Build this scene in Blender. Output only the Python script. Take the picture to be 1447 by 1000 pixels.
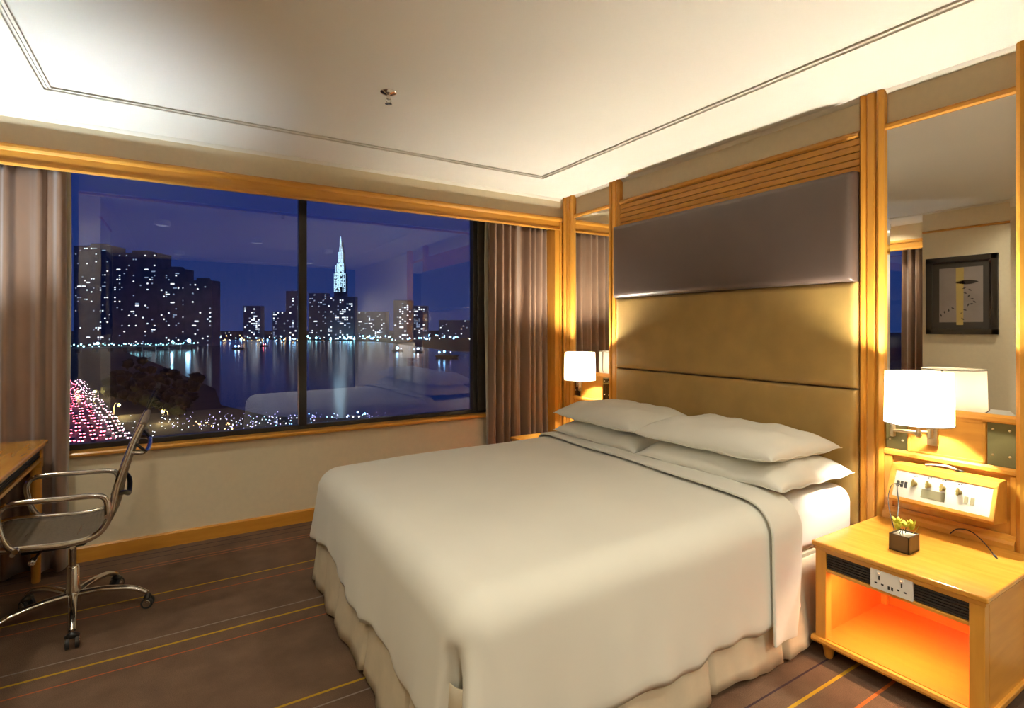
import bpy, bmesh, math, random
from mathutils import Vector, Matrix
from math import sin, cos, pi, radians, sqrt, exp

S = bpy.context.scene
COL = S.collection
for o in list(bpy.data.objects):
    bpy.data.objects.remove(o)

# ------------------------------------------------------------------ camera, sky, exposure
FPX, CX, HY, YAW = 757.22, 723.5, 464.5, radians(31.69)      # fitted on the 1447 x 1000 photograph
CAM = Vector((-3.071, -4.063, 1.46))
cd = bpy.data.cameras.new('camera'); cam = bpy.data.objects.new('camera', cd); COL.objects.link(cam)
cd.sensor_fit = 'HORIZONTAL'; cd.sensor_width = 36.0; cd.lens = FPX / 1447 * 36.0
cd.shift_y = (HY - 500) / 1447; cd.clip_start = 0.02; cd.clip_end = 20000
cam.location = CAM; cam.rotation_euler = (pi / 2, 0, -YAW)
S.camera = cam
S.view_settings.view_transform = 'Standard'; S.view_settings.look = 'None'
S.view_settings.gamma = 1.0; S.view_settings.use_curve_mapping = False
S.view_settings.exposure = 0.42

W = bpy.data.worlds.new('night_sky'); S.world = W; W.use_nodes = True
wn = W.node_tree; wn.nodes.clear()
wo = wn.nodes.new('ShaderNodeOutputWorld'); wb = wn.nodes.new('ShaderNodeBackground')
wt = wn.nodes.new('ShaderNodeTexCoord'); ws = wn.nodes.new('ShaderNodeSeparateXYZ'); wr = wn.nodes.new('ShaderNodeValToRGB')
wn.links.new(wt.outputs['Generated'], ws.inputs[0]); wn.links.new(ws.outputs['Z'], wr.inputs[0])
wr.color_ramp.elements[0].position = 0.0; wr.color_ramp.elements[0].color = (0.014, 0.034, 0.135, 1)
wr.color_ramp.elements[1].position = 0.30; wr.color_ramp.elements[1].color = (0.005, 0.018, 0.120, 1)
wn.links.new(wr.outputs[0], wb.inputs['Color']); wb.inputs['Strength'].default_value = 1.0
wn.links.new(wb.outputs[0], wo.inputs['Surface'])

RGT = Vector((cos(YAW), -sin(YAW), 0)); FWD = Vector((sin(YAW), cos(YAW), 0)); UP = Vector((0, 0, 1))
def ray(px, py): return RGT * ((px - CX) / FPX) + FWD + UP * ((HY - py) / FPX)
def at_z(px, py, z):                      # where the sight line through a pixel meets the level z
    v = ray(px, py); return CAM + v * ((z - CAM.z) / v.z)
def at_depth(px, py, d): return CAM + ray(px, py) * d

# ------------------------------------------------------------------ materials
def mat(name, base, rough=0.5, metal=0.0, var=0.0, var_scale=8.0, bump=0.0, bump_scale=60.0,
        stretch=(1, 1, 1), col2=None, spec=0.5, sheen=0.0, coat=0.0, emit=None, estr=0.0, transl=0.0):
    m = bpy.data.materials.new(name); m.use_nodes = True
    nt = m.node_tree; b = nt.nodes['Principled BSDF']
    b.inputs['Base Color'].default_value = (*base, 1); b.inputs['Roughness'].default_value = rough
    b.inputs['Metallic'].default_value = metal; b.inputs['Specular IOR Level'].default_value = spec
    b.inputs['Sheen Weight'].default_value = sheen; b.inputs['Coat Weight'].default_value = coat
    b.inputs['Coat Roughness'].default_value = 0.12
    if emit:
        b.inputs['Emission Color'].default_value = (*emit, 1); b.inputs['Emission Strength'].default_value = estr
    tc = nt.nodes.new('ShaderNodeTexCoord'); mp = nt.nodes.new('ShaderNodeMapping')
    mp.inputs['Scale'].default_value = stretch; nt.links.new(tc.outputs['Object'], mp.inputs[0])
    if var > 0 or col2:
        n = nt.nodes.new('ShaderNodeTexNoise'); n.inputs['Scale'].default_value = var_scale
        n.inputs['Detail'].default_value = 5; nt.links.new(mp.outputs[0], n.inputs['Vector'])
        r = nt.nodes.new('ShaderNodeValToRGB'); nt.links.new(n.outputs['Fac'], r.inputs[0])
        c2 = col2 or tuple(c * (1 - var) for c in base)
        c1 = base if col2 else tuple(min(1, c * (1 + var)) for c in base)
        r.color_ramp.elements[0].position = 0.32; r.color_ramp.elements[0].color = (*c2, 1)
        r.color_ramp.elements[1].position = 0.68; r.color_ramp.elements[1].color = (*c1, 1)
        nt.links.new(r.outputs[0], b.inputs['Base Color'])
    if bump > 0:
        n2 = nt.nodes.new('ShaderNodeTexNoise'); n2.inputs['Scale'].default_value = bump_scale
        n2.inputs['Detail'].default_value = 4; nt.links.new(mp.outputs[0], n2.inputs['Vector'])
        bp = nt.nodes.new('ShaderNodeBump'); bp.inputs['Strength'].default_value = bump; bp.inputs['Distance'].default_value = 0.01
        nt.links.new(n2.outputs['Fac'], bp.inputs['Height']); nt.links.new(bp.outputs[0], b.inputs['Normal'])
    if transl > 0:
        t = nt.nodes.new('ShaderNodeBsdfTranslucent'); t.inputs[0].default_value = (*base, 1)
        mx = nt.nodes.new('ShaderNodeMixShader'); mx.inputs[0].default_value = transl
        out = nt.nodes['Material Output']
        nt.links.new(b.outputs[0], mx.inputs[1]); nt.links.new(t.outputs[0], mx.inputs[2]); nt.links.new(mx.outputs[0], out.inputs['Surface'])
    return m

def emitter(name, colr, strength):
    m = bpy.data.materials.new(name); m.use_nodes = True; nt = m.node_tree; nt.nodes.clear()
    o = nt.nodes.new('ShaderNodeOutputMaterial'); e = nt.nodes.new('ShaderNodeEmission')
    e.inputs[0].default_value = (*colr, 1); e.inputs[1].default_value = strength
    nt.links.new(e.outputs[0], o.inputs[0]); return m

WOOD, WOOD2 = (0.72, 0.345, 0.050), (0.62, 0.275, 0.036)
def wood(name, stretch, c1=WOOD, c2=WOOD2, rough=0.34, coat=0.25):
    return mat(name, c1, rough, col2=c2, var_scale=3.0, stretch=stretch, bump=0.03, bump_scale=9.0, coat=coat)
M = {}
M['wood_x'] = wood('honey_wood_grain_x', (1.2, 9, 9))
M['wood_y'] = wood('honey_wood_grain_y', (9, 1.2, 9))
M['wood_z'] = wood('honey_wood_grain_z', (9, 9, 1.2))
M['wood_top'] = wood('lacquered_wood_top', (9, 1.2, 9), rough=0.16, coat=0.5)
M['wood_orange'] = wood('orange_lacquered_niche', (9, 1.2, 9), (0.85, 0.225, 0.028), (0.80, 0.20, 0.024), 0.35)
M['plaster'] = mat('cream_wallpaper', (0.84, 0.74, 0.53), 0.75, var=0.02, var_scale=30, bump=0.02, bump_scale=180)
M['dark_panel'] = wood('dark_wood_wall', (9, 9, 1.2), (0.12, 0.060, 0.026), (0.085, 0.042, 0.018))
M['ceiling'] = mat('ceiling_paint', (0.80, 0.77, 0.70), 0.85, var=0.015, var_scale=2)
M['ceiling_trim'] = mat('ceiling_trim_paint', (0.78, 0.74, 0.64), 0.6)
M['linen'] = mat('white_linen', (0.77, 0.755, 0.67), 0.75, var=0.02, var_scale=3, bump=0.04, bump_scale=7, sheen=0.15)
M['pillow'] = mat('white_pillowcase', (0.78, 0.765, 0.68), 0.75, var=0.02, var_scale=4, bump=0.08, bump_scale=9, sheen=0.15)
M['sheet'] = mat('white_sheet', (0.85, 0.83, 0.78), 0.7, bump=0.04, bump_scale=8)
M['skirt'] = mat('cream_skirt_cloth', (0.60, 0.52, 0.38), 0.85, var=0.05, var_scale=12, bump=0.05, bump_scale=60)
M['olive'] = mat('olive_gold_leather', (0.40, 0.255, 0.075), 0.40, var=0.10, var_scale=5, bump=0.05, bump_scale=50, sheen=0.1)
M['mauve'] = mat('mauve_satin', (0.105, 0.074, 0.062), 0.36, var=0.05, var_scale=5, bump=0.03, bump_scale=160)
M['curtain'] = mat('taupe_curtain', (0.235, 0.138, 0.086), 0.62, var=0.06, var_scale=6, bump=0.06, bump_scale=250, sheen=0.4)
M['lining'] = mat('curtain_lining', (0.55, 0.54, 0.46), 0.85)
M['mirror'] = mat('silver_mirror', (0.93, 0.93, 0.90), 0.006, 1.0)
M['bronze_mirror'] = mat('bronze_mirror', (0.36, 0.31, 0.15), 0.06, 1.0)
M['chrome'] = mat('chrome', (0.78, 0.76, 0.73), 0.12, 1.0)
M['brass'] = mat('satin_brass', (0.70, 0.58, 0.36), 0.28, 1.0)
M['blackmetal'] = mat('black_window_metal', (0.014, 0.012, 0.011), 0.35)
M['bronzemetal'] = mat('dark_bronze_metal', (0.06, 0.045, 0.030), 0.4)
M['black'] = mat('black_plastic', (0.012, 0.011, 0.010), 0.35)
M['rubber'] = mat('black_rubber', (0.018, 0.017, 0.016), 0.6)
M['mesh'] = mat('brown_sling_fabric', (0.150, 0.112, 0.070), 0.55, var=0.15, var_scale=120, bump=0.08, bump_scale=300)
M['grille'] = mat('charcoal_grille', (0.030, 0.022, 0.016), 0.55)
M['white_plastic'] = mat('white_plastic', (0.80, 0.78, 0.72), 0.3)
M['cream_plastic'] = mat('cream_control_plate', (0.58, 0.55, 0.45), 0.28)
M['slot'] = mat('dark_slot', (0.02, 0.018, 0.015), 0.5)
M['lcd'] = mat('grey_green_display', (0.22, 0.20, 0.11), 0.3)
M['knob'] = mat('olive_gold_knob', (0.36, 0.27, 0.08), 0.35, 0.5)
M['planter'] = mat('brown_planter', (0.085, 0.052, 0.026), 0.35, var=0.1)
M['soil'] = mat('pale_gravel', (0.55, 0.5, 0.38), 0.9, var=0.4, var_scale=90)
M['petal'] = mat('yellow_petal', (0.78, 0.68, 0.06), 0.5, col2=(0.62, 0.62, 0.05), var_scale=30)
M['stem'] = mat('dark_green_stem', (0.035, 0.045, 0.012), 0.5)
M['cable'] = mat('black_cable', (0.012, 0.010, 0.009), 0.45)
M['frame_black'] = mat('dark_picture_frame', (0.030, 0.024, 0.018), 0.35)
M['matboard'] = mat('charcoal_mat_board', (0.055, 0.045, 0.036), 0.8)
M['print'] = mat('pinkish_grey_print', (0.30, 0.255, 0.235), 0.5, var=0.12, var_scale=4)
M['ink'] = mat('print_ink', (0.035, 0.027, 0.02), 0.6)
M['reflection_paint'] = mat('painted_reflection', (0.50, 0.37, 0.12), 0.6)
M['paper'] = mat('grey_paper', (0.62, 0.62, 0.55), 0.6, var=0.1, var_scale=60)
M['shade'] = mat('lampshade_fabric', (0.86, 0.80, 0.68), 0.8, transl=0.6)
M['shade_trim'] = mat('dark_shade_trim', (0.10, 0.075, 0.04), 0.6)
M['bulb'] = emitter('lamp_bulb_glow', (1.0, 0.84, 0.62), 30.0)
M['led_red'] = emitter('indicator_glow', (1.0, 0.35, 0.15), 2.0)

def carpet_material():
    m = mat('striped_carpet', (0.160, 0.098, 0.062), 0.95, col2=(0.112, 0.068, 0.044), var_scale=7, bump=0.35, bump_scale=240, spec=0.1)
    nt = m.node_tree; b = nt.nodes['Principled BSDF']; src = b.inputs['Base Color'].links[0].from_socket
    tc = nt.nodes.new('ShaderNodeTexCoord'); sp = nt.nodes.new('ShaderNodeSeparateXYZ'); nt.links.new(tc.outputs['Object'], sp.inputs[0])
    fine = nt.nodes.new('ShaderNodeTexNoise'); fine.inputs['Scale'].default_value = 330; fine.inputs['Detail'].default_value = 2
    nt.links.new(tc.outputs['Object'], fine.inputs['Vector'])
    mul = nt.nodes.new('ShaderNodeMixRGB'); mul.blend_type = 'OVERLAY'; mul.inputs[0].default_value = 0.55
    nt.links.new(src, mul.inputs[1]); nt.links.new(fine.outputs['Fac'], mul.inputs[2]); src = mul.outputs[0]
    Y, O, G, P, D = (0.46, 0.27, 0.02), (0.40, 0.10, 0.035), (0.24, 0.19, 0.15), (0.36, 0.13, 0.06), (0.05, 0.03, 0.035)
    stripes = [(0.13, .008, D), (0.05, .006, D), (-0.065, .007, P), (-0.105, .006, P), (-0.523, .009, Y), (-0.629, .006, O),
               (-1.025, .007, G), (-1.117, .011, Y), (-1.222, .006, O), (-1.83, .010, Y), (-1.905, .006, G), (-2.30, .008, O),
               (-2.60, .009, D), (-2.78, .007, D), (-2.869, .011, Y), (-3.005, .010, (0.55, 0.14, 0.03)), (-3.42, .007, G), (-3.55, .010, Y),
               (-4.1, .008, O), (-4.5, .010, Y), (-5.1, .008, G), (-5.6, .010, Y)]
    for (y, w, c) in stripes:
        sub = nt.nodes.new('ShaderNodeMath'); sub.operation = 'SUBTRACT'; nt.links.new(sp.outputs['Y'], sub.inputs[0]); sub.inputs[1].default_value = y
        ab = nt.nodes.new('ShaderNodeMath'); ab.operation = 'ABSOLUTE'; nt.links.new(sub.outputs[0], ab.inputs[0])
        lt = nt.nodes.new('ShaderNodeMath'); lt.operation = 'LESS_THAN'; nt.links.new(ab.outputs[0], lt.inputs[0]); lt.inputs[1].default_value = w * 0.62
        mx = nt.nodes.new('ShaderNodeMixRGB'); nt.links.new(lt.outputs[0], mx.inputs[0]); nt.links.new(src, mx.inputs[1]); mx.inputs[2].default_value = (*c, 1)
        src = mx.outputs[0]
    nt.links.new(src, b.inputs['Base Color']); return m
M['carpet'] = carpet_material()

def glass_material():
    m = bpy.data.materials.new('window_glass'); m.use_nodes = True; nt = m.node_tree; nt.nodes.clear()
    o = nt.nodes.new('ShaderNodeOutputMaterial'); mx = nt.nodes.new('ShaderNodeMixShader')
    fr = nt.nodes.new('ShaderNodeFresnel'); fr.inputs['IOR'].default_value = 2.0
    t = nt.nodes.new('ShaderNodeBsdfTransparent'); t.inputs[0].default_value = (0.96, 0.97, 1, 1)
    g = nt.nodes.new('ShaderNodeBsdfGlossy'); g.inputs['Roughness'].default_value = 0.0; g.inputs['Color'].default_value = (0.86, 0.9, 1, 1)
    nt.links.new(fr.outputs[0], mx.inputs[0]); nt.links.new(t.outputs[0], mx.inputs[1]); nt.links.new(g.outputs[0], mx.inputs[2])
    nt.links.new(mx.outputs[0], o.inputs[0]); return m
M['glass'] = glass_material()

# ------------------------------------------------------------------ mesh helpers
def new(): return bmesh.new()
def box(bm, x0, x1, y0, y1, z0, z1, bev=0.0, seg=2):
    r = bmesh.ops.create_cube(bm, size=1.0)
    vs = r['verts']
    for v in vs:
        v.co = Vector(((x0 + x1) / 2 + v.co.x * (x1 - x0), (y0 + y1) / 2 + v.co.y * (y1 - y0), (z0 + z1) / 2 + v.co.z * (z1 - z0)))
    if bev > 0:
        es = list({e for v in vs for e in v.link_edges})
        bmesh.ops.bevel(bm, geom=es, offset=bev, segments=seg, affect='EDGES', profile=0.5)
    return bm
def bxm(*a, **k): return box(new(), *a, **k)
def frame_of(d):
    d = d.normalized(); a = Vector((0, 0, 1)) if abs(d.z) < 0.9 else Vector((1, 0, 0))
    u = d.cross(a).normalized(); return u, d.cross(u).normalized()
def tube(bm, pts, rad, seg=10, caps=True, flat=1.0):
    pts = [Vector(p) for p in pts]; rads = rad if isinstance(rad, (list, tuple)) else [rad] * len(pts)
    rings = []; u = None
    for i, p in enumerate(pts):
        d = (pts[min(i + 1, len(pts) - 1)] - pts[max(i - 1, 0)])
        if u is None: u, w = frame_of(d)
        else:
            dn = d.normalized(); u = (u - dn * u.dot(dn)).normalized(); w = dn.cross(u)
        rings.append([bm.verts.new(p + (u * cos(2 * pi * k / seg) + w * sin(2 * pi * k / seg) * flat) * rads[i]) for k in range(seg)])
    for a, b in zip(rings, rings[1:]):
        for k in range(seg): bm.faces.new((a[k], a[(k + 1) % seg], b[(k + 1) % seg], b[k]))
    if caps:
        bm.faces.new(list(reversed(rings[0]))); bm.faces.new(rings[-1])
    return bm
def bez(pts, n=8):                          # Catmull-Rom through points
    P = [Vector(p) for p in pts]; out = []
    for i in range(len(P) - 1):
        a, b, c, d = P[max(i - 1, 0)], P[i], P[i + 1], P[min(i + 2, len(P) - 1)]
        for k in range(n):
            t = k / n
            out.append(0.5 * ((2 * b) + (c - a) * t + (2 * a - 5 * b + 4 * c - d) * t * t + (3 * b - a - 3 * c + d) * t ** 3))
    out.append(P[-1]); return out
def lathe(bm, prof, c=(0, 0, 0), seg=24, axis='z'):
    c = Vector(c); rings = []
    for (r, h) in prof:
        ring = []
        for k in range(seg):
            a = 2 * pi * k / seg
            v = Vector((r * cos(a), r * sin(a), h))
            if axis == 'x': v = Vector((v.z, v.x, v.y))
            if axis == 'y': v = Vector((v.x, v.z, v.y))
            ring.append(bm.verts.new(c + v))
        rings.append(ring)
    for a, b in zip(rings, rings[1:]):
        for k in range(seg):
            bm.faces.new((a[k], a[(k + 1) % seg], b[(k + 1) % seg], b[k]))
    for r, ring in ((prof[0][0], rings[0]), (prof[-1][0], rings[-1])):
        if r > 1e-5: bm.faces.new(ring)
    bmesh.ops.remove_doubles(bm, verts=bm.verts, dist=1e-6)
    bmesh.ops.recalc_face_normals(bm, faces=bm.faces); return bm
def grid(bm, fn, nu, nv):
    vs = [[bm.verts.new(fn(i / nu, j / nv)) for j in range(nv + 1)] for i in range(nu + 1)]
    for i in range(nu):
        for j in range(nv): bm.faces.new((vs[i][j], vs[i + 1][j], vs[i + 1][j + 1], vs[i][j + 1]))
    return vs
def prism(bm, poly, axis, a0, a1):          # polygon in the plane across the axis, extruded from a0 to a1
    def P(u, v, w): return {'x': Vector((w, u, v)), 'y': Vector((u, w, v)), 'z': Vector((u, v, w))}[axis]
    A = [bm.verts.new(P(u, v, a0)) for u, v in poly]; B = [bm.verts.new(P(u, v, a1)) for u, v in poly]
    n = len(poly)
    for i in range(n): bm.faces.new((A[i], A[(i + 1) % n], B[(i + 1) % n], B[i]))
    bm.faces.new(A); bm.faces.new(list(reversed(B)))
    bmesh.ops.recalc_face_normals(bm, faces=bm.faces); return bm

def wloc(o):
    v = Vector(o.location)
    while o.parent: o = o.parent; v += Vector(o.location)
    return v
def obj(name, bm, m, parent=None, smooth=False, angle=None, origin=None):
    if isinstance(m, str): m = M[m]
    off = wloc(parent) if parent else Vector((0, 0, 0))
    if origin is not None: off = Vector(origin)
    if off.length > 0: bmesh.ops.translate(bm, verts=bm.verts, vec=-off)
    me = bpy.data.meshes.new(name); bm.to_mesh(me); bm.free(); me.materials.append(m)
    if smooth:
        for p in me.polygons: p.use_smooth = True
        if angle: me.set_sharp_from_angle(angle=radians(angle))
    o = bpy.data.objects.new(name, me); COL.objects.link(o)
    if parent: o.parent = parent
    if origin is not None: o.location = Vector(origin) - (wloc(parent) if parent else Vector())
    return o
def tag(o, label, cat, group=None, kind=None):
    o['label'] = label; o['category'] = cat
    if group: o['group'] = group
    if kind: o['kind'] = kind
    return o
def thing(name, label, cat, loc, group=None):
    o = bpy.data.objects.new(name, None); COL.objects.link(o); o.location = loc; o.empty_display_size = 0.1
    return tag(o, label, cat, group)
def struct(name, bm, m, label=None, parent=None, **k):
    o = obj(name, bm, m, parent, **k)
    if not parent:
        o['kind'] = 'structure'
        o['label'] = label or name.replace('_', ' '); o['category'] = name.split('_')[0]
    return o
def copy_tree(o, parent=None, label=None, group=None):
    c = o.copy(); COL.objects.link(c); c.parent = parent
    if label: c['label'] = label
    if group: c['group'] = group
    for ch in list(o.children): copy_tree(ch, c)
    return c
def light(name, kind, loc, power, colr, parent=None, **k):
    d = bpy.data.lights.new(name, kind); d.energy = power; d.color = colr
    for a, v in k.items(): setattr(d, a, v)
    o = bpy.data.objects.new(name, d); COL.objects.link(o); o.location = Vector(loc) - (wloc(parent) if parent else Vector())
    if parent: o.parent = parent
    return o
WARM = (1.0, 0.92, 0.75); SOFT = (1.0, 0.93, 0.76); COOL = (0.84, 0.95, 1.0)

# ------------------------------------------------------------------ room shell
H = 2.68
struct('floor', bxm(-4.6, 0.12, -6.6, 0.40, -0.10, 0.0), 'carpet', 'brown carpet with thin yellow, orange and pale stripes')
struct('ceiling', bxm(-4.6, 0.12, -6.6, 0.40, H, H + 0.10), 'ceiling', 'plain cream ceiling with an inset moulding')
struct('wall_right', bxm(0.0, 0.12, -6.6, 0.40, 0, H), 'plaster', 'cream wall behind the headboard')
struct('wall_front', bxm(-4.6, 0.0, -6.6, -6.5, 0, H), 'dark_panel', 'dark wood wall opposite the window')
bm = new()
box(bm, -4.45, 0.0, 0.22, 0.40, 0, 0.66); box(bm, -0.36, 0.0, 0.22, 0.40, 0.66, 2.52); box(bm, -4.45, -4.06, 0.22, 0.40, 0.66, 2.52)
box(bm, -4.45, 0.0, 0.22, 0.40, 2.52, H); box(bm, -4.45, 0.0, 0.0, 0.03, 2.40, H)
struct('wall_back', bm, 'plaster', 'cream wall around and below the wide window')
bm = new()
box(bm, -4.6, -4.42, -1.5, 0.40, 0, 0.70); box(bm, -4.6, -4.42, -1.5, 0.40, 2.52, H); box(bm, -4.6, -4.42, -0.05, 0.40, 0.70, 2.52)
box(bm, -4.23, -4.20, -1.5, 0.0, 2.40, H); box(bm, -4.6, -3.70, -2.30, -1.5, 0, H); box(bm, -4.6, -4.2, -6.5, -2.30, 0, H)
struct('wall_left', bm, 'plaster', 'cream wall with the projecting pier that carries the picture')
# small cove between wall and ceiling
def cove(bm, axis, a0, a1, c, sgn):
    poly = [(c, H), (c + sgn * 0.022, H), (c + sgn * 0.016, H - 0.008), (c + sgn * 0.006, H - 0.018), (c, H - 0.022)]
    return prism(bm, poly, axis, a0, a1)
struct('trim_1', cove(new(), 'x', -4.2, -0.03, 0.0, -1), 'ceiling_trim', 'slim cream cove along the ceiling above the window')
struct('trim_2', cove(new(), 'y', -6.5, 0.0, 0.0, -1), 'ceiling_trim', 'slim cream cove along the ceiling above the headboard')
# ceiling moulding: flat rectangle of two ridges and a groove
def ridge_rect(bm, x0, x1, y0, y1, w, h):
    box(bm, x0, x1, y1 - w, y1, H - h, H, .002); box(bm, x0, x0 + w, y0, y1, H - h, H, .002); box(bm, x1 - w, x1, y0, y1, H - h, H, .002)
    box(bm, x0, x1, y0, y0 + w, H - h, H, .002)
bm = new()
ridge_rect(bm, -3.672, -0.575, -6.1, -0.505, 0.012, 0.012); ridge_rect(bm, -3.652, -0.595, -6.08, -0.525, 0.007, 0.007); ridge_rect(bm, -3.638, -0.609, -6.066, -0.539, 0.010, 0.010)
struct('trim_3', bm, 'ceiling_trim', 'slim double-ridged moulding rectangle on the ceiling')
# skirting board, valances, casing
bm = new(); prism(bm, [(0.22, 0), (0.203, 0), (0.203, 0.085), (0.210, 0.094), (0.22, 0.094)], 'x', -4.42, 0.0)
struct('baseboard_back', bm, 'wood_x', 'honey wood skirting board below the window')
def valance(bm, axis, a0, a1, c, sgn):
    t = sgn
    poly = [(c, 2.383), (c + t * .030, 2.383), (c + t * .034, 2.392), (c + t * .026, 2.404), (c + t * .022, 2.41), (c + t * .022, 2.462),
            (c + t * .034, 2.468), (c + t * .040, 2.478), (c + t * .040, 2.492), (c + t * .030, 2.502), (c, 2.502)]
    return prism(bm, poly, axis, a0, a1)
struct('trim_4', valance(new(), 'x', -4.2, -0.03, 0.0, -1), 'wood_x', 'moulded honey wood pelmet above the wide window')
struct('trim_5', valance(new(), 'y', -1.5, -0.03, -4.2, 1), 'wood_y', 'moulded honey wood pelmet above the side window')
bm = new(); box(bm, -0.104, -0.028, -0.022, 0.20, 0, 2.40, .006); box(bm, -0.058, -0.022, -0.034, 0.0, 0, 2.46, .006)
struct('trim_6', bm, 'wood_z', 'upright honey wood casing beside the gathered curtain')
bm = new(); prism(bm, [(0.30, 0.662), (0.185, 0.662), (0.176, 0.668), (0.174, 0.680), (0.180, 0.689), (0.19, 0.692), (0.30, 0.692)], 'x', -4.06, -0.36)
struct('trim_7', bm, 'wood_x', 'honey wood window sill')
bm = new(); box(bm, -3.715, -3.688, -2.30, -1.5, 2.470, 2.492, .004)
struct('trim_8', bm, 'wood_y', 'slim brown picture rail across the pier')
bm = new(); box(bm, -4.42, -4.19, -1.5, 0.2, 0.70, 0.73, .006)
struct('trim_9', bm, 'wood_y', 'honey wood sill of the side window')

# ------------------------------------------------------------------ windows
win = bpy.data.objects.new('window_1', None); COL.objects.link(win); win.location = (-2.2, 0.29, 0.69)
win['kind'] = 'structure'; win['label'] = 'wide black framed window over the night river'; win['category'] = 'window'
bm = new(); G0, G1 = 0.27, 0.33
box(bm, -4.06, -0.36, G0, G1, 0.692, 0.728, .003); box(bm, -4.06, -0.36, G0, G1, 2.47, 2.52, .003)
box(bm, -4.06, -4.01, G0, G1, 0.72, 2.49, .003); box(bm, -0.41, -0.36, G0, G1, 0.72, 2.49, .003)
obj('frame', bm, 'blackmetal', win)
obj('mullion', bxm(-2.306, -2.250, G0 - 0.01, G1, 0.72, 2.49, .003), 'blackmetal', win)
obj('mullion', bxm(-0.815, -0.775, G0 - 0.01, G1, 0.72, 2.49, .003), 'blackmetal', win)
obj('mullion', bxm(-0.775, -0.695, G0 - 0.03, G1, 0.72, 2.49, .003), 'bronzemetal', win)
obj('transom', bxm(-0.70, -0.40, G0, G1, 1.125, 1.195, .003), 'blackmetal', win)
for a, b, z0, z1 in ((-4.015, -2.30, .72, 2.48), (-2.255, -0.81, .72, 2.48), (-0.70, -0.40, .72, 1.13), (-0.70, -0.40, 1.19, 2.48)):
    obj('pane', bxm(a, b, 0.296, 0.304, z0, z1), 'glass', win)
win2 = bpy.data.objects.new('window_2', None); COL.objects.link(win2); win2.location = (-4.48, -0.75, 0.72)
win2['kind'] = 'structure'; win2['label'] = 'side window behind the desk'; win2['category'] = 'window'
bm = new(); box(bm, -4.51, -4.45, -1.5, -0.05, 0.70, 0.74); box(bm, -4.51, -4.45, -1.5, -0.05, 2.48, 2.52); box(bm, -4.51, -4.45, -0.10, -0.05, .72, 2.5); box(bm, -4.51, -4.45, -1.5, -1.45, .72, 2.5)
obj('frame', bm, 'blackmetal', win2)
obj('pane', bxm(-4.484, -4.476, -1.46, -0.09, .73, 2.49), 'glass', win2)

# ------------------------------------------------------------------ curtains
def curtain(name, label, p0, p1, z0, z1, folds, amp, nrm, seed, lining_at, group):
    p0, p1, nrm = Vector(p0), Vector(p1), Vector(nrm)
    rnd = random.Random(seed); ph = [rnd.uniform(0, 2 * pi) for _ in range(6)]
    base = (p0 + p1) / 2; base.z = z0
    t = thing(name, label, 'curtain', base, group)
    def f(u, v):
        z = z1 + (z0 - z1) * v
        uu = u + 0.030 * sin(2 * pi * 1.7 * u + ph[0] + .5 * v) + 0.016 * sin(2 * pi * 3.1 * u + ph[1] + v)
        a = amp * (0.75 + 0.35 * v ** 0.6) * (0.85 + 0.30 * sin(2 * pi * 2.3 * u + ph[2]))
        s = sin(2 * pi * folds * uu + ph[3]); s = math.copysign(abs(s) ** 0.85, s)
        off = a * s + 0.008 * sin(2 * pi * folds * 2 * uu + ph[4] + 2 * v)
        d = p0 + (p1 - p0) * (u + 0.006 * sin(2 * pi * folds * uu + ph[5]))
        return Vector((d.x, d.y, z)) + nrm * off
    bm = new(); grid(bm, f, folds * 18, 22)
    bmesh.ops.recalc_face_normals(bm, faces=bm.faces)
    c = obj('drape', bm, 'curtain', t, smooth=True)
    md = c.modifiers.new('thickness', 'SOLIDIFY'); md.thickness = 0.006
    bm = new()
    def head(u, v):
        q = f(u, 0.0); return Vector((q.x, q.y, z1 + 0.02 - 0.05 * v)) + nrm * 0.006
    grid(bm, head, folds * 18, 2); h = obj('heading_tape', bm, 'curtain', t, smooth=True)
    if lining_at is not None:
        e = p1 if lining_at else p0; d = (p1 - p0).normalized() * (1 if lining_at else -1)
        bm = new()
        def lf(u, v):
            z = z1 + (z0 - z1) * v
            return Vector((e.x, e.y, z)) + d * (0.020 * u * (0.6 + 0.4 * sin(3 * v + 1)) - 0.03 * (1 - u)) - nrm * (0.035 + 0.012 * sin(6 * v))
        grid(bm, lf, 3, 20); l = obj('lining', bm, 'lining', t, smooth=True)
        md = l.modifiers.new('thickness', 'SOLIDIFY'); md.thickness = 0.003
    return t
curtain('curtain', 'taupe curtain gathered between the window and the corner casing', (-0.735, 0.115, 0), (-0.112, 0.115, 0), 0.015, 2.47, 7, 0.050, (0, -1, 0), 5, False, 'taupe window curtains')
curtain('curtain', 'taupe curtain hanging behind the desk at the left of the window', (-4.14, 0.125, 0), (-3.665, 0.125, 0), 0.015, 2.47, 4, 0.048, (0, -1, 0), 11, True, 'taupe window curtains')
curtain('curtain', 'taupe curtain of the side window, seen only in the tall mirror', (-4.315, -1.47, 0), (-4.315, -1.06, 0), 0.74, 2.47, 6, 0.034, (1, 0, 0), 21, True, 'taupe window curtains')

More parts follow.
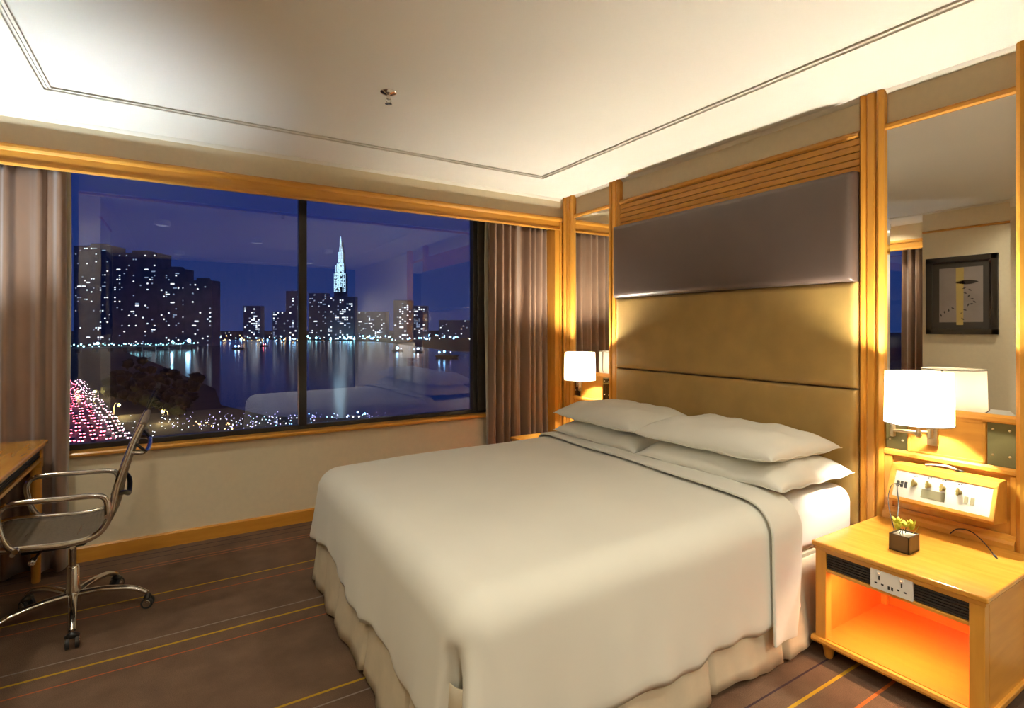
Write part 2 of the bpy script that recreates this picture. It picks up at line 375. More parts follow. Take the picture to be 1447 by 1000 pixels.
# ------------------------------------------------------------------ headboard wall: pilasters, rails, mirrors, panels
def pilaster(n, y0, y1, label):
    w = y1 - y0; bm = new()
    f = lambda t: y0 + w * t
    poly = [(0.0, f(0)), (-.034, f(0)), (-.044, f(.06)), (-.050, f(.16)), (-.044, f(.26)), (-.030, f(.31)), (-.030, f(.34)), (-.040, f(.38)), (-.040, f(.66)),
            (-.034, f(.70)), (-.034, f(.73)), (-.048, f(.78)), (-.052, f(.88)), (-.044, f(.96)), (-.034, f(1)), (0.0, f(1))]
    prism(bm, poly, 'z', 0.0, H - 0.004)
    return struct('trim_%d' % n, bm, 'wood_z', label, smooth=True, angle=28)
pilaster(10, -0.205, -0.062, 'fluted honey wood pilaster in the corner by the curtain')
pilaster(11, -0.812, -0.692, 'fluted honey wood pilaster on the window side of the headboard')
pilaster(12, -2.740, -2.625, 'fluted honey wood pilaster between the headboard and the tall mirror')
pilaster(13, -3.40, -3.245, 'fluted honey wood pilaster beyond the tall mirror')
def side_bay(y0, y1, where, near):
    """mirror, rails and lower panelling between two pilasters"""
    root = thing('wall_panelling', 'honey wood panelling with bronze glass plates %s' % where, 'panelling', (0, (y0 + y1) / 2, 0), 'bays beside the headboard')
    def rail(z0, z1, d):
        bm = new(); prism(bm, [(0, z0), (-d * .8, z0), (-d, z0 + .25 * (z1 - z0)), (-d, z1 - .3 * (z1 - z0)), (-d * .7, z1), (0, z1)], 'y', y0, y1)
        return obj('rail', bm, 'wood_y', root)
    rail(2.470, 2.503, .030); rail(1.048, 1.083, .036); rail(0.823, 0.857, .036)
    obj('back_panel', bxm(-.016, 0, y0, y1, 0, 1.06), 'wood_z', root)
    L = y1 - y0
    # wood centre panel with raised border, bronze plates left and right with screws
    c0, c1 = y0 + L * .205, y1 - L * .20
    pn = obj('centre_panel', bxm(-.024, -.014, c0, c1, .857, 1.048, .002), 'wood_y', root)
    bm = new(); a = .016
    for q in ((c0, c0 + .012, .857, 1.048), (c1 - .012, c1, .857, 1.048), (c0, c1, .857, .868), (c0, c1, 1.037, 1.048)):
        box(bm, -.028, -.022, q[0], q[1], q[2], q[3], .0015)
    obj('panel_border', bm, 'wood_y', pn)
    for (p0, p1) in ((y0, c0 - .002), (c1 + .002, y1)):
        pl = obj('glass_plate', bxm(-.022, -.015, p0 + .002, p1 - .002, .858, 1.047, .001), 'bronze_mirror', root)
        for sy in (.22, .78):
            for sz in (.905, 1.018):
                bm = new(); lathe(bm, [(0.0, -.006), (.0035, -.0055), (.005, -.003), (.0055, 0)], (-.021, p0 + (p1 - p0) * sy, sz), 10, 'x'); obj('screw', bm, 'brass', pl, smooth=True)
    # lower panel set in a frame, and the stepped ledge above the bedside table
    for (q0, q1) in ((y0, y0 + .02), (y1 - .035, y1)): obj('panel_stile', bxm(-.030, -.014, q0, q1, .55, .823, .002), 'wood_z', root)
    bm = new(); prism(bm, [(0, 0), (-.055, 0), (-.055, .535), (-.048, .548), (-.036, .556), (-.030, .570), (0, .570)], 'y', y0, y1); obj('ledge', bm, 'wood_y', root)
    # bevelled mirror above
    mr = thing('wall_mirror', 'tall silver wall mirror %s' % where, 'mirror', (0, (y0 + y1) / 2, 1.083), 'mirrors beside the headboard')
    z0, z1, b, d = 1.083, 2.470, .022, .0022
    bm = new(); x = -.022
    o4 = [bm.verts.new((x + d, yy, zz)) for yy, zz in ((y0, z0), (y1, z0), (y1, z1), (y0, z1))]
    i4 = [bm.verts.new((x, yy, zz)) for yy, zz in ((y0 + b, z0 + b), (y1 - b, z0 + b), (y1 - b, z1 - b), (y0 + b, z1 - b))]
    w4 = [bm.verts.new((-.002, yy, zz)) for yy, zz in ((y0, z0), (y1, z0), (y1, z1), (y0, z1))]
    bm.faces.new(i4); bm.faces.new(w4)
    for k in range(4):
        bm.faces.new((o4[k], o4[(k + 1) % 4], i4[(k + 1) % 4], i4[k])); bm.faces.new((o4[k], w4[k], w4[(k + 1) % 4], o4[(k + 1) % 4]))
    bmesh.ops.recalc_face_normals(bm, faces=bm.faces)
    obj('mirror_glass', bm, 'mirror', mr)
side_bay(-3.245, -2.740, 'on the near side of the bed', True)
side_bay(-0.692, -0.205, 'beside the corner curtain', False)

HY0, HY1 = -2.625, -0.812
hb = thing('headboard', 'tall wall headboard with mauve top panel and olive leather panels below a ribbed wood frieze', 'headboard', (0, (HY0 + HY1) / 2, 0))
def cushion(x0, x1, y0, y1, z0, z1, puff, r):
    """upholstered panel: rounded at the rim, front bulging gently towards -x"""
    bm = new(); N, K = 36, 18
    def f(u, v):
        y = y0 + (y1 - y0) * u; z = z0 + (z1 - z0) * v
        e = min(y - y0, y1 - y, z - z0, z1 - z); k = min(1, e / r); rim = sqrt(max(0, 1 - (1 - k) ** 2))
        return Vector((x1 - (x1 - x0) * rim - puff * (16 * u * (1 - u) * v * (1 - v)) ** .5, y, z))
    def warp(n, i):       # crowd the lines at the rim
        t = i / n; return 0.5 - 0.5 * cos(pi * t)
    vs = [[bm.verts.new(f(warp(N, i), warp(K, j))) for j in range(K + 1)] for i in range(N + 1)]
    for i in range(N):
        for j in range(K): bm.faces.new((vs[i][j], vs[i + 1][j], vs[i + 1][j + 1], vs[i][j + 1]))
    rim = [vs[i][0] for i in range(N + 1)] + [vs[N][j] for j in range(1, K + 1)] + [vs[i][K] for i in range(N - 1, -1, -1)] + [vs[0][j] for j in range(K - 1, 0, -1)]
    bk = [bm.verts.new((0.0, v.co.y, v.co.z)) for v in rim]
    n = len(rim)
    for i in range(n): bm.faces.new((rim[i], rim[(i + 1) % n], bk[(i + 1) % n], bk[i]))
    bm.faces.new(bk)
    bmesh.ops.recalc_face_normals(bm, faces=bm.faces); return bm
p = obj('mauve_panel', cushion(-.120, -.085, HY0, HY1, 1.708, 2.284, .012, .03), 'mauve', hb, smooth=True); p['label'] = 'dark mauve satin upholstered panel'
p = obj('leather_panel', cushion(-.078, -.055, HY0, HY1, 1.146, 1.712, .008, .018), 'olive', hb, smooth=True); p['label'] = 'olive gold leather upholstered panel'
p = obj('leather_panel', cushion(-.078, -.055, HY0, HY1, 0.42, 1.140, .008, .018), 'olive', hb, smooth=True)
for i in range(5):
    z0 = 2.286 + i * .0365
    obj('frieze_slat', bxm(-.030, -.004, HY0, HY1, z0, z0 + .0345, .004), 'wood_y', hb)
bm = new(); prism(bm, [(0, 2.469), (-.034, 2.469), (-.044, 2.478), (-.044, 2.490), (-.034, 2.503), (0, 2.503)], 'y', HY0, HY1); obj('top_rail', bm, 'wood_y', hb)

# ------------------------------------------------------------------ wall lamps
def wall_lamp(y, yplate, yelbow, label):
    zb, zt, x, r = 1.03, 1.262, -.212, .128
    root = thing('wall_lamp', label, 'lamp', (-.02, yplate, .97), 'drum shaded wall lamps')
    bm = new(); N = 48
    tube(bm, [(x, y, zb), (x, y, (zb + zt) / 2), (x, y, zt)], [r + .002, r, r - .003], N, caps=False)
    sh = obj('lamp_shade', bm, 'shade', root, smooth=True)
    for z, rr in ((zb, r + .003), (zt, r - .002)):
        bm = new(); tube(bm, [(x + rr * cos(2 * pi * k / N), y + rr * sin(2 * pi * k / N), z) for k in range(N + 1)], .0022, 6); obj('shade_rim', bm, 'shade_trim', sh, smooth=True)
    obj('shade_seam', bxm(x + r - .003, x + r + .0012, y - .004, y + .004, zb, zt), 'shade_trim', sh)
    bm = new()
    for k in range(3):
        a = 2 * pi * k / 3 + .4; tube(bm, [(x, y, zb + .02), (x + (r - .002) * cos(a), y + (r - .002) * sin(a), zb + .008)], .0018, 6)
    obj('shade_spider', bm, 'brass', sh)
    # backplate, swing arm with two barrels, stem, socket, bulb
    bm = new(); box(bm, -.040, -.022, yplate - .022, yplate + .022, .905, 1.035, .005); obj('backplate', bm, 'brass', root, smooth=True, angle=40)
    pv = Vector((-.062, yplate, .972)); el = Vector((-.150, yelbow, .972)); st = Vector((x, y, .985))
    for c in (pv, el):
        bm = new(); lathe(bm, [(.006, -.030), (.0115, -.027), (.0115, .027), (.006, .030)], c, 16); obj('arm_barrel', bm, 'brass', root, smooth=True, angle=40)
    bm = new(); tube(bm, [(-.035, yplate, .972), pv], .007); tube(bm, [pv, el], .0065); tube(bm, [el, st], .0065); obj('swing_arm', bm, 'brass', root, smooth=True, angle=50)
    bm = new(); lathe(bm, [(.0, .962), (.009, .966), (.015, .978), (.010, .992), (.007, 1.0), (.007, 1.05), (.016, 1.052), (.016, 1.095), (.012, 1.10)], (x, y, 0), 18); obj('stem', bm, 'brass', root, smooth=True, angle=50)
    bm = new(); bmesh.ops.create_uvsphere(bm, u_segments=16, v_segments=10, radius=.026, matrix=Matrix.Translation((x, y, 1.135))); obj('bulb', bm, 'bulb', root, smooth=True)
    light('bulb_light', 'POINT', (x, y, 1.18), LAMP_W, WARM, root, shadow_soft_size=.035)
    return root
LAMP_W = 78
wall_lamp(-2.958, -2.945, -2.828, 'lit drum-shaded swing-arm wall lamp over the near bedside table')
wall_lamp(-0.522, -0.30, -0.44, 'lit drum-shaded swing-arm wall lamp by the corner curtain')

# ------------------------------------------------------------------ control console on the panelling
cy0, cy1 = -3.215, -2.812
con = thing('control_console', 'slanted wooden bedside console with cream plate of knobs, switches and display', 'control panel', (-.03, (cy0 + cy1) / 2, .61))
A, B = Vector((-.115, 0, .792)), Vector((-.172, 0, .655))          # slanted face: top edge and bottom edge (x, z)
bm = new(); prism(bm, [(-.030, .806), (A.x, .806), (A.x - .006, A.z), (B.x - .006, B.z), (B.x, .640), (-.090, .628), (-.030, .622)], 'y', cy0, cy1)
obj('console_box', bm, 'wood_y', con)
fn = Vector((-(A.z - B.z), 0, (A.x - B.x))); fn.normalize()
if fn.x > 0: fn = -fn
sd = (B - A).normalized(); SL = (B - A).length
A6 = A + Vector((-.006, 0, 0))
def face_pt(y, s, off): q = A6 + sd * (s * SL) + fn * off; return Vector((q.x, y, q.z))
def face_box(y0, y1, s0, s1, off, h, bev=0.0):
    bm = new(); vs = []
    for o_ in (off, off + h):
        for (yy, ss) in ((y0, s0), (y1, s0), (y1, s1), (y0, s1)): vs.append(bm.verts.new(face_pt(yy, ss, o_)))
    for q in ((0, 1, 2, 3), (4, 7, 6, 5), (0, 4, 5, 1), (1, 5, 6, 2), (2, 6, 7, 3), (3, 7, 4, 0)): bm.faces.new([vs[i] for i in q])
    bmesh.ops.recalc_face_normals(bm, faces=bm.faces)
    if bev: bmesh.ops.bevel(bm, geom=list(bm.edges), offset=bev, segments=2, affect='EDGES')
    return bm
for (a, b, s0, s1) in ((cy0, cy1, -.02, .09), (cy0, cy1, .93, 1.03), (cy0, cy0 + .016, .0, 1.0), (cy1 - .022, cy1, .0, 1.0)):
    obj('console_lip', face_box(a, b, s0, s1, 0, .005, .0015), 'wood_y', con)
plate = obj('control_plate', face_box(cy0 + .016, cy1 - .024, .10, .92, -.001, .0022), 'cream_plastic', con)
def fy(t): return (cy1 - .024) + ((cy0 + .016) - (cy1 - .024)) * t      # 0 at the window end, 1 at the near end
for t in (.045, .088, .131): obj('socket', face_box(fy(t + .016), fy(t - .016), .42, .62, .001, .003, .0008), 'slot', con)
for t in (.765, .826): obj('switch', face_box(fy(t + .019), fy(t - .019), .48, .70, .001, .004, .001), 'lcd', con)
obj('display', face_box(fy(.56), fy(.31), .52, .80, .001, .0025, .0006), 'lcd', con)
for t, s in ((.225, .42), (.375, .38), (.525, .38), (.69, .40)):
    c = face_pt(fy(t), s, .001); bm = new(); tube(bm, [c, c + fn * .006, c + fn * .018, c + fn * .020], [.011, .0105, .0085, .006], 16); k = obj('knob', bm, 'knob', con, smooth=True, angle=40)
    bm = new(); q = face_pt(fy(t), s + .10, .021)
    obj('knob_grip', face_box(fy(t + .012), fy(t - .012), s - .10, s + .12, .018, .008, .001), 'knob', k)
    obj('scale_mark', face_box(fy(t + .020), fy(t + .004), s - .26, s - .23, .001, .0006), 'slot', con); obj('scale_mark', face_box(fy(t - .004), fy(t - .022), s - .24, s - .21, .001, .0006), 'slot', con)
bm = new(); pts = bez([(-.055, -2.925, .812), (-.050, -2.965, .820), (-.046, -3.01, .822), (-.046, -3.045, .812)], 6); tube(bm, pts, .0055, 10)
pen = thing('pen', 'slim curved cream pen with dark tip lying on the console', 'pen', (-.05, -2.985, .806))
obj('barrel', bm, 'cream_plastic', pen, smooth=True)
bm = new(); tube(bm, [(-.046, -3.040, .8125), (-.046, -3.062, .8115), (-.046, -3.072, .811)], [.0057, .0052, .002], 10); obj('tip', bm, 'slot', pen, smooth=True)

# ------------------------------------------------------------------ bedside tables
def bedside_table(y0, y1, xf, xb, label, sockets):
    ht = .515
    root = thing('bedside_table', label, 'bedside table', ((xf + xb) / 2, (y0 + y1) / 2, 0), 'bedside tables')
    t = obj('table_top', bxm(xf - .012, xb, y0 - .012, y1 + .012, ht - .022, ht, .006, 3), 'wood_top', root)
    bm = new(); prism(bm, [(y0 - .004, ht - .036), (y1 + .004, ht - .036), (y1 + .004, ht - .022), (y0 - .004, ht - .022)], 'x', xf - .004, xb); obj('top_moulding', bm, 'wood_y', t)
    pw = .046; b0, b1 = .075, ht - .036
    for (a, b) in ((y0, y0 + pw), (y1 - pw, y1)):
        obj('corner_post', bxm(xf, xf + pw, a, b, b0, b1, .003), 'wood_z', root)
        obj('corner_post', bxm(xb - pw, xb, a, b, b0, b1, .003), 'wood_z', root)
        obj('side_panel', bxm(xf + pw, xb - pw, (a if a == y0 else b - .018), (a + .018 if a == y0 else b), b0, b1), 'wood_x' if a == y0 else 'wood_orange', root)
        il = a + .018 if a == y0 else b - .018
        obj('niche_lining', bxm(xf + pw, xb - .02, (il if a == y0 else il - .004), (il + .004 if a == y0 else il), b0 + .02, .395), 'wood_orange', root)
    obj('back_panel', bxm(xb - .02, xb - .006, y0 + pw, y1 - pw, b0, b1), 'wood_orange', root)
    obj('shelf', bxm(xf + .004, xb, y0 + .01, y1 - .01, b0, b0 + .020), 'wood_orange', root)
    bm = new(); prism(bm, [(xf - .012, b0 - .006), (xf - .016, b0 + .004), (xf - .012, b0 + .016), (xf + .01, b0 + .018), (xf + .01, b0 - .006)], 'y', y0 - .012, y1 + .012); obj('base_moulding', bm, 'wood_y', root)
    for q in (y0, y1): obj('base_moulding', bxm(xf + .01, xb, q - .012, q + .012, b0 - .006, b0 + .016, .004), 'wood_x', root)
    obj('front_rail', bxm(xf + .002, xf + .030, y0 + pw, y1 - pw, .388, .402, .002), 'wood_y', root)
    obj('niche_ceiling', bxm(xf + .03, xb - .02, y0 + .02, y1 - .02, .392, .400), 'wood_orange', root)
    obj('front_rail', bxm(xf + .002, xf + .030, y0 + pw, y1 - pw, b1 - .008, b1, .002), 'wood_y', root)
    obj('grille_back', bxm(xf + .014, xf + .024, y0 + pw, y1 - pw, .402, b1 - .006), 'grille', root)
    for k in range(6):
        z = .4055 + k * .0112; obj('grille_slat', bxm(xf + .007, xf + .016, y0 + pw, y1 - pw, z, z + .0066, .0015), 'grille', root)
    for sy in (y0 + .04, y1 - .04):
        for sx in (xf + .035, xb - .035):
            bm = new(); lathe(bm, [(.014, 0), (.016, .004), (.024, .05), (.026, .070)], (sx, sy, 0), 20); obj('leg', bm, 'wood_z', root, smooth=True, angle=40)
    # lamp under the table top that lights the niche
    lx = xf + .11
    obj('niche_lamp', bxm(lx - .014, lx + .014, y0 + .10, y1 - .10, .384, .392, .002), M['niche_lamp'], root)
    l = light('niche_light', 'AREA', (lx, (y0 + y1) / 2, .382), NICHE_W, (1.0, 0.66, 0.36), root, shape='RECTANGLE', size=.03, size_y=.40)
    if sockets:
        sp = obj('socket_plate', bxm(xf - .006, xf + .010, -3.112, -2.962, .402, .480, .002), 'white_plastic', root)
        for yc in (-2.995, -3.075):
            obj('switch', bxm(xf - .009, xf - .004, yc - .008, yc + .008, .464, .474, .001), 'white_plastic', sp)
            obj('indicator', bxm(xf - .0098, xf - .009, yc - .003, yc + .003, .467, .471), 'led_red', sp)
            for dy, z0, z1, w in ((0, .442, .458, .005), (-.012, .424, .430, .009), (.012, .424, .430, .009)):
                obj('pin_slot', bxm(xf - .0068, xf - .005, yc + dy - w / 2, yc + dy + w / 2, z0, z1), 'slot', sp)
        for yc in (-3.030, -3.042): obj('usb_port', bxm(xf - .0068, xf - .005, yc - .0035, yc + .0035, .416, .430), 'slot', sp)
    return root
NICHE_W = 3.0
M['niche_lamp'] = emitter('niche_lamp_glow', (1.0, 0.62, 0.30), 4.0)
bedside_table(-3.330, -2.735, -.655, -.057, 'honey wood bedside table with glowing orange niche and socket plate', True)
bedside_table(-0.665, -0.060, -.600, -.057, 'honey wood bedside table half hidden between the bed and the curtain', False)
# planter, flower, cables, notepad
tx = -.43
pl = thing('potted_flower', 'small brown box planter with yellow orchid on the bedside table', 'plant', (-.435, -2.992, .515))
bm = new(); a = radians(-3); PX0, PX1, PY0, PY1 = -.484, -.388, -3.030, -2.955
for q in ((PX0, PX0 + .005, PY0, PY1), (PX1 - .005, PX1, PY0, PY1), (PX0, PX1, PY0, PY0 + .005), (PX0, PX1, PY1 - .005, PY1)): box(bm, q[0], q[1], q[2], q[3], .515, .586, .001)
box(bm, PX0, PX1, PY0, PY1, .515, .520); obj('planter_box', bm, 'planter', pl)
obj('gravel', bxm(PX0 + .005, PX1 - .005, PY0 + .005, PY1 - .005, .55, .580), 'soil', pl)
rnd = random.Random(4)
def petal(bm, c, d, L, wd, curl):
    d = d.normalized(); u, w = frame_of(d)
    if w.z < 0: w = -w
    u = d.cross(w)
    vs = []
    for i in range(6):
        t = i / 5; hw = wd * sin(pi * (0.12 + .86 * t)) ** .8
        p = c + d * (L * t) + w * (curl * t * t)
        vs.append([bm.verts.new(p - u * hw + w * .3 * hw), bm.verts.new(p), bm.verts.new(p + u * hw + w * .3 * hw)])
    for i in range(5):
        for j in range(2): bm.faces.new((vs[i][j], vs[i][j + 1], vs[i + 1][j + 1], vs[i + 1][j]))
for (cx_, cy_, cz_, tilt) in ((-.455, -2.975, .600, .3), (-.435, -2.995, .612, -.2), (-.412, -3.010, .600, .5), (-.44, -2.965, .618, .0), (-.425, -3.015, .615, .2)):
    for k in range(5):
        an = 2 * pi * k / 5 + tilt * 3; bm = new()
        petal(bm, Vector((cx_, cy_, cz_)), Vector((cos(an), sin(an), .75 + tilt)), .032, .011, .010)
        q = obj('petal', bm, 'petal', pl, smooth=True); md = q.modifiers.new('thickness', 'SOLIDIFY'); md.thickness = .0008
for dx in (-.02, .0, .022):
    bm = new(); tube(bm, bez([(-.44 + dx, -2.99, .578), (-.44 + dx * 1.2, -2.988, .592), (-.435 + dx, -2.99, .603)], 4), .0014, 6); obj('stalk', bm, 'stem', pl)
bm = new(); petal(bm, Vector((-.43, -3.02, .59)), Vector((.3, -1.0, .9)), .05, .006, .02); obj('leaf', bm, 'petal', pl, smooth=True)
def cable(name, label, pts, r=.0022, plug=None):
    t = thing(name, label, 'cable', pts[-1])
    bm = new(); tube(bm, bez(pts, 8), r, 8); obj('cord', bm, 'cable', t, smooth=True)
    if plug:
        d = (Vector(pts[plug[0]]) - Vector(pts[plug[1]])).normalized(); c = Vector(pts[plug[0]])
        bm = new(); tube(bm, [c - d * .012, c, c + d * .014], [.003, .0045, .004], 8); obj('plug', bm, 'cable', t, smooth=True)
    return t
s1 = face_pt(fy(.088), .52, .004); s0 = face_pt(fy(.045), .52, .004)
cable('charging_cable', 'black cable hanging from console socket down behind the planter', [s1, s1 + Vector((-.035, .004, -.005)), (-.30, -2.915, .665), (-.385, -2.945, .60), (-.380, -2.952, .5185)], .0026, (0, 1))
cable('charging_cable', 'thin looped cable from the end console socket to the planter', [s0, s0 + Vector((-.03, .015, -.01)), (-.27, -2.86, .66), (-.375, -2.925, .585), (-.372, -2.945, .5180)], .0018, (0, 1))
cable('charging_cable', 'loose thin black cable arching over the table top', [(-.062, -3.024, .5185), (-.085, -3.06, .556), (-.105, -3.115, .566), (-.15, -3.175, .545), (-.204, -3.226, .519)], .0022, (4, 3))
np_ = thing('notepad', 'small grey notepad on the far bedside table', 'notepad', (-.235, -.165, .515))
obj('paper_block', bxm(-.30, -.19, -.215, -.115, .515, .522, .001), 'paper', np_); obj('cover_band', bxm(-.30, -.285, -.215, -.115, .522, .5235), 'matboard', np_)

# ------------------------------------------------------------------ bed
BX0, BX1, BY0, BY1 = -2.395, -0.13, -2.675, -0.775        # foot, head, near side, far side
bed = thing('bed', 'king-size bed with white fitted sheet and pleated cream skirt', 'bed', ((BX0 + BX1) / 2, (BY0 + BY1) / 2, 0))
def rounded_box(x0, x1, y0, y1, z0, z1, r, seg=5): return bxm(x0, x1, y0, y1, z0, z1, bev=r, seg=seg)
obj('bed_base', bxm(BX0 + .06, BX1, BY0 + .05, BY1 - .05, .10, .40, .01), 'skirt', bed)
obj('mattress', rounded_box(BX0 + .04, BX1 + .03, BY0 + .035, BY1 - .035, .38, .652, .080, 6), 'sheet', bed, smooth=True)
for sx in (BX0 + .12, -1.3, BX1 - .10, -.70):
    for sy in (BY0 + .09, BY1 - .09):
        bm = new(); lathe(bm, [(.022, 0), (.024, .005), (.030, .10)], (sx, sy, 0), 18); obj('leg', bm, 'wood_z', bed, smooth=True, angle=40)
def outline(x0, x1, y0, y1, rc, step, corner_n=8):
    """head-near -> foot-near -> foot-far -> head-far, points with outward normals"""
    out = []
    n = int((x1 - x0 - rc) / step)
    for i in range(n): out.append((Vector((x1 - (x1 - x0 - rc) * i / n, y0, 0)), Vector((0, -1, 0))))
    for k in range(corner_n + 1):
        a = -pi / 2 - pi / 2 * k / corner_n; out.append((Vector((x0 + rc + rc * cos(a), y0 + rc + rc * sin(a), 0)), Vector((cos(a), sin(a), 0))))
    n2 = int((y1 - y0 - 2 * rc) / step)
    for i in range(1, n2): out.append((Vector((x0, y0 + rc + (y1 - y0 - 2 * rc) * i / n2, 0)), Vector((-1, 0, 0))))
    for k in range(corner_n + 1):
        a = -pi - pi / 2 * k / corner_n; out.append((Vector((x0 + rc + rc * cos(a), y1 - rc + rc * sin(a), 0)), Vector((cos(a), sin(a), 0))))
    for i in range(1, n + 1): out.append((Vector((x0 + rc + (x1 - x0 - rc) * i / n, y1, 0)), Vector((0, 1, 0))))
    return out
def ripple(s, v, rnd_ph):
    return sin(s * 21 + rnd_ph + 1.2 * sin(s * 3.3)) * 0.6 + sin(s * 47 + 2 * rnd_ph) * 0.25 + sin(s * 9 + 1.7) * 0.5
bm = new(); OL = outline(BX0 + .015, BX1, BY0 + .02, BY1 - .02, .05, .012, 10)
s = 0; prev = None; cols = []
for (p_, n_) in OL:
    s += (p_ - prev).length if prev is not None else 0; prev = p_
    col = []
    for j in range(9):
        v = j / 8; z = .40 - (.40 - .022) * v + (.012 * sin(s * 13 + .6) if j == 8 else 0)
        sc = s % .47; fold = -.030 * exp(-((sc - .235) / .010) ** 2) * v        # inverted pleats
        col.append(bm.verts.new(p_ + n_ * (.004 + .045 * v ** 1.4 + .013 * v * ripple(s, v, .4) + fold) + Vector((0, 0, z))))
    cols.append(col)
for a_, b_ in zip(cols, cols[1:]):
    for j in range(8): bm.faces.new((a_[j], a_[j + 1], b_[j + 1], b_[j]))
sk = obj('bed_skirt', bm, 'skirt', bed, smooth=True); md = sk.modifiers.new('thickness', 'SOLIDIFY'); md.thickness = .004
sk['label'] = 'pleated cream cloth skirt around the bed base'

# duvet: top grid, rim ring rolled over the edge and hanging down on three sides
ZT = .690; R = .125
DX0, DX1, DY0, DY1 = BX0 - .012, -.74, BY0 - .016, BY1 + .016
ix0, iy0, iy1 = DX0 + R, DY0 + R, DY1 - R
def top_z(x, y):
    u = (x - ix0) / (DX1 - ix0); w = (y - iy0) / (iy1 - iy0)
    return ZT - .012 + .016 * sin(pi * min(max(w, 0), 1)) - .020 * (1 - min(max(u, 0), 1)) ** 2 + .0035 * sin(5.1 * x + 2.7 * y) + .0025 * sin(9 * y - 4 * x + 1)
def duvet_mesh():
    bm = new(); NX, NY = 60, 64
    V = [[bm.verts.new((DX1 + (ix0 - DX1) * i / NX, iy0 + (iy1 - iy0) * j / NY, 0)) for j in range(NY + 1)] for i in range(NX + 1)]
    for row in V:
        for v in row: v.co.z = top_z(v.co.x, v.co.y)
    for i in range(NX):
        for j in range(NY): bm.faces.new((V[i][j], V[i + 1][j], V[i + 1][j + 1], V[i][j + 1]))
    ring = [(V[i][0], Vector((0, -1, 0)), 0, 'n') for i in range(NX)]
    CN = 16
    ring += [(V[NX][0], Vector((cos(-pi / 2 - pi / 2 * k / CN), sin(-pi / 2 - pi / 2 * k / CN), 0)), k / CN, 'cn') for k in range(CN + 1)]
    ring += [(V[NX][j], Vector((-1, 0, 0)), 0, 'f') for j in range(1, NY)]
    ring += [(V[NX][NY], Vector((cos(pi - pi / 2 * k / CN), sin(pi - pi / 2 * k / CN), 0)), k / CN, 'cf') for k in range(CN + 1)]
    ring += [(V[i][NY], Vector((0, 1, 0)), 0, 'b') for i in range(NX - 1, -1, -1)]
    cols = []; s = 0; prev = None
    for (bv, n, ck, sec) in ring:
        p = bv.co.copy(); q = p + n * R; s += (q - prev).length if prev is not None else 0; prev = q
        hem = .205 if sec in ('n', 'b') else .265
        if sec == 'cn': hem = .205 + .03 * ck
        if sec == 'cf': hem = .265 - .05 * ck
        if sec == 'n': hem -= .03 * exp(-((p.x + 1.5) / .5) ** 2)
        if sec == 'f':
            w = (p.y - iy0) / (iy1 - iy0); hem = .235 + .055 * w + .015 * sin(9 * p.y) - .03 * exp(-((w - .5) / .2) ** 2)
        hem += .008 * sin(s * 14 + 1) + .004 * sin(s * 37)
        col = [bv]
        for k in range(1, 9):
            a = pi / 2 * k / 8; col.append(bm.verts.new(p + n * (R * sin(a)) - Vector((0, 0, R * (1 - cos(a))))))
        z0 = p.z - R; ND = 14
        for k in range(1, ND + 1):
            v = k / ND; z = z0 + (hem - z0) * v
            fl = .022 * v + .010 * v * sin(s * 7.5 + .9 * v) + .006 * v * v * sin(s * 31)
            if sec == 'cn':                      # tucked hospital corner: a fold edge with a recess behind it
                d = min(1, v * 1.5)
                fl += d * (.034 * exp(-((ck - .40) / .12) ** 2) - .13 * exp(-((ck - .66) / .13) ** 2))
            if sec == 'cf': fl += v * .02 * sin(pi * ck)
            if k == ND: fl -= .010
            col.append(bm.verts.new(p + n * (R + fl) + Vector((0, 0, z - p.z))))
        cols.append(col)
    for a, b in zip(cols, cols[1:]):
        for j in range(len(a) - 1):
            f = [a[j], a[j + 1], b[j + 1], b[j]]
            f2 = []
            for v in f:
                if v not in f2: f2.append(v)
            if len(f2) > 2:
                try: bm.faces.new(f2)
                except ValueError: pass
    bmesh.ops.recalc_face_normals(bm, faces=bm.faces)
    return bm
dv = thing('duvet', 'smooth white duvet covering the bed with its head end folded back', 'duvet', ((DX0 + DX1) / 2, (DY0 + DY1) / 2, .2))
d_ = obj('duvet_cover', duvet_mesh(), 'linen', dv, smooth=True)
md = d_.modifiers.new('thickness', 'SOLIDIFY'); md.thickness = .012; md.offset = -1
def band_mesh():
    bm = new(); off = .014
    prof = []                                    # (y, z, along)
    hem = .135; y0, y1 = DY0 - off, DY1 + off; r = R + off
    for k in range(12): prof.append(('n', k / 12))
    def pt(x, t):
        # t: 0 near hem .. 1 far hem, by length
        Ls = ZT - R - hem; arc = r * pi / 2; top = (y1 - y0) - 2 * r; tot = 2 * Ls + 2 * arc + top; d = t * tot
        zt = top_z(x, 0.5 * (iy0 + iy1)) - .016 + off
        if d < Ls: v = 1 - d / Ls; return Vector((x, y0 - .026 * v - .006 * v * sin(x * 30), zt + off * 0 - r - (zt - r - hem) * v))
        d -= Ls
        if d < arc: a = pi / 2 - d / r; return Vector((x, y0 + r - r * sin(a), zt - r + r * cos(a)))
        d -= arc
        if d < top: y = y0 + r + d; return Vector((x, y, top_z(x, y) + off))
        d -= top
        if d < arc: a = d / r; return Vector((x, y1 - r + r * sin(a), zt - r + r * cos(a)))
        d -= arc; v = d / Ls; return Vector((x, y1 + .026 * v, zt - r - (zt - r - hem) * v))
    def f(u, t):
        skew = -.975 + .165 * min(1, t * 1.15) + .010 * sin(t * 9)          # turned edge runs slightly askew
        side = max(0, 1 - t / .17)
        head = -.715 - .10 * side ** 1.3
        x = skew + (head - skew) * u
        q = pt(x, t)
        return q
    grid(bm, f, 10, 110); bmesh.ops.recalc_face_normals(bm, faces=bm.faces); return bm
b_ = obj('folded_band', band_mesh(), 'linen', dv, smooth=True)
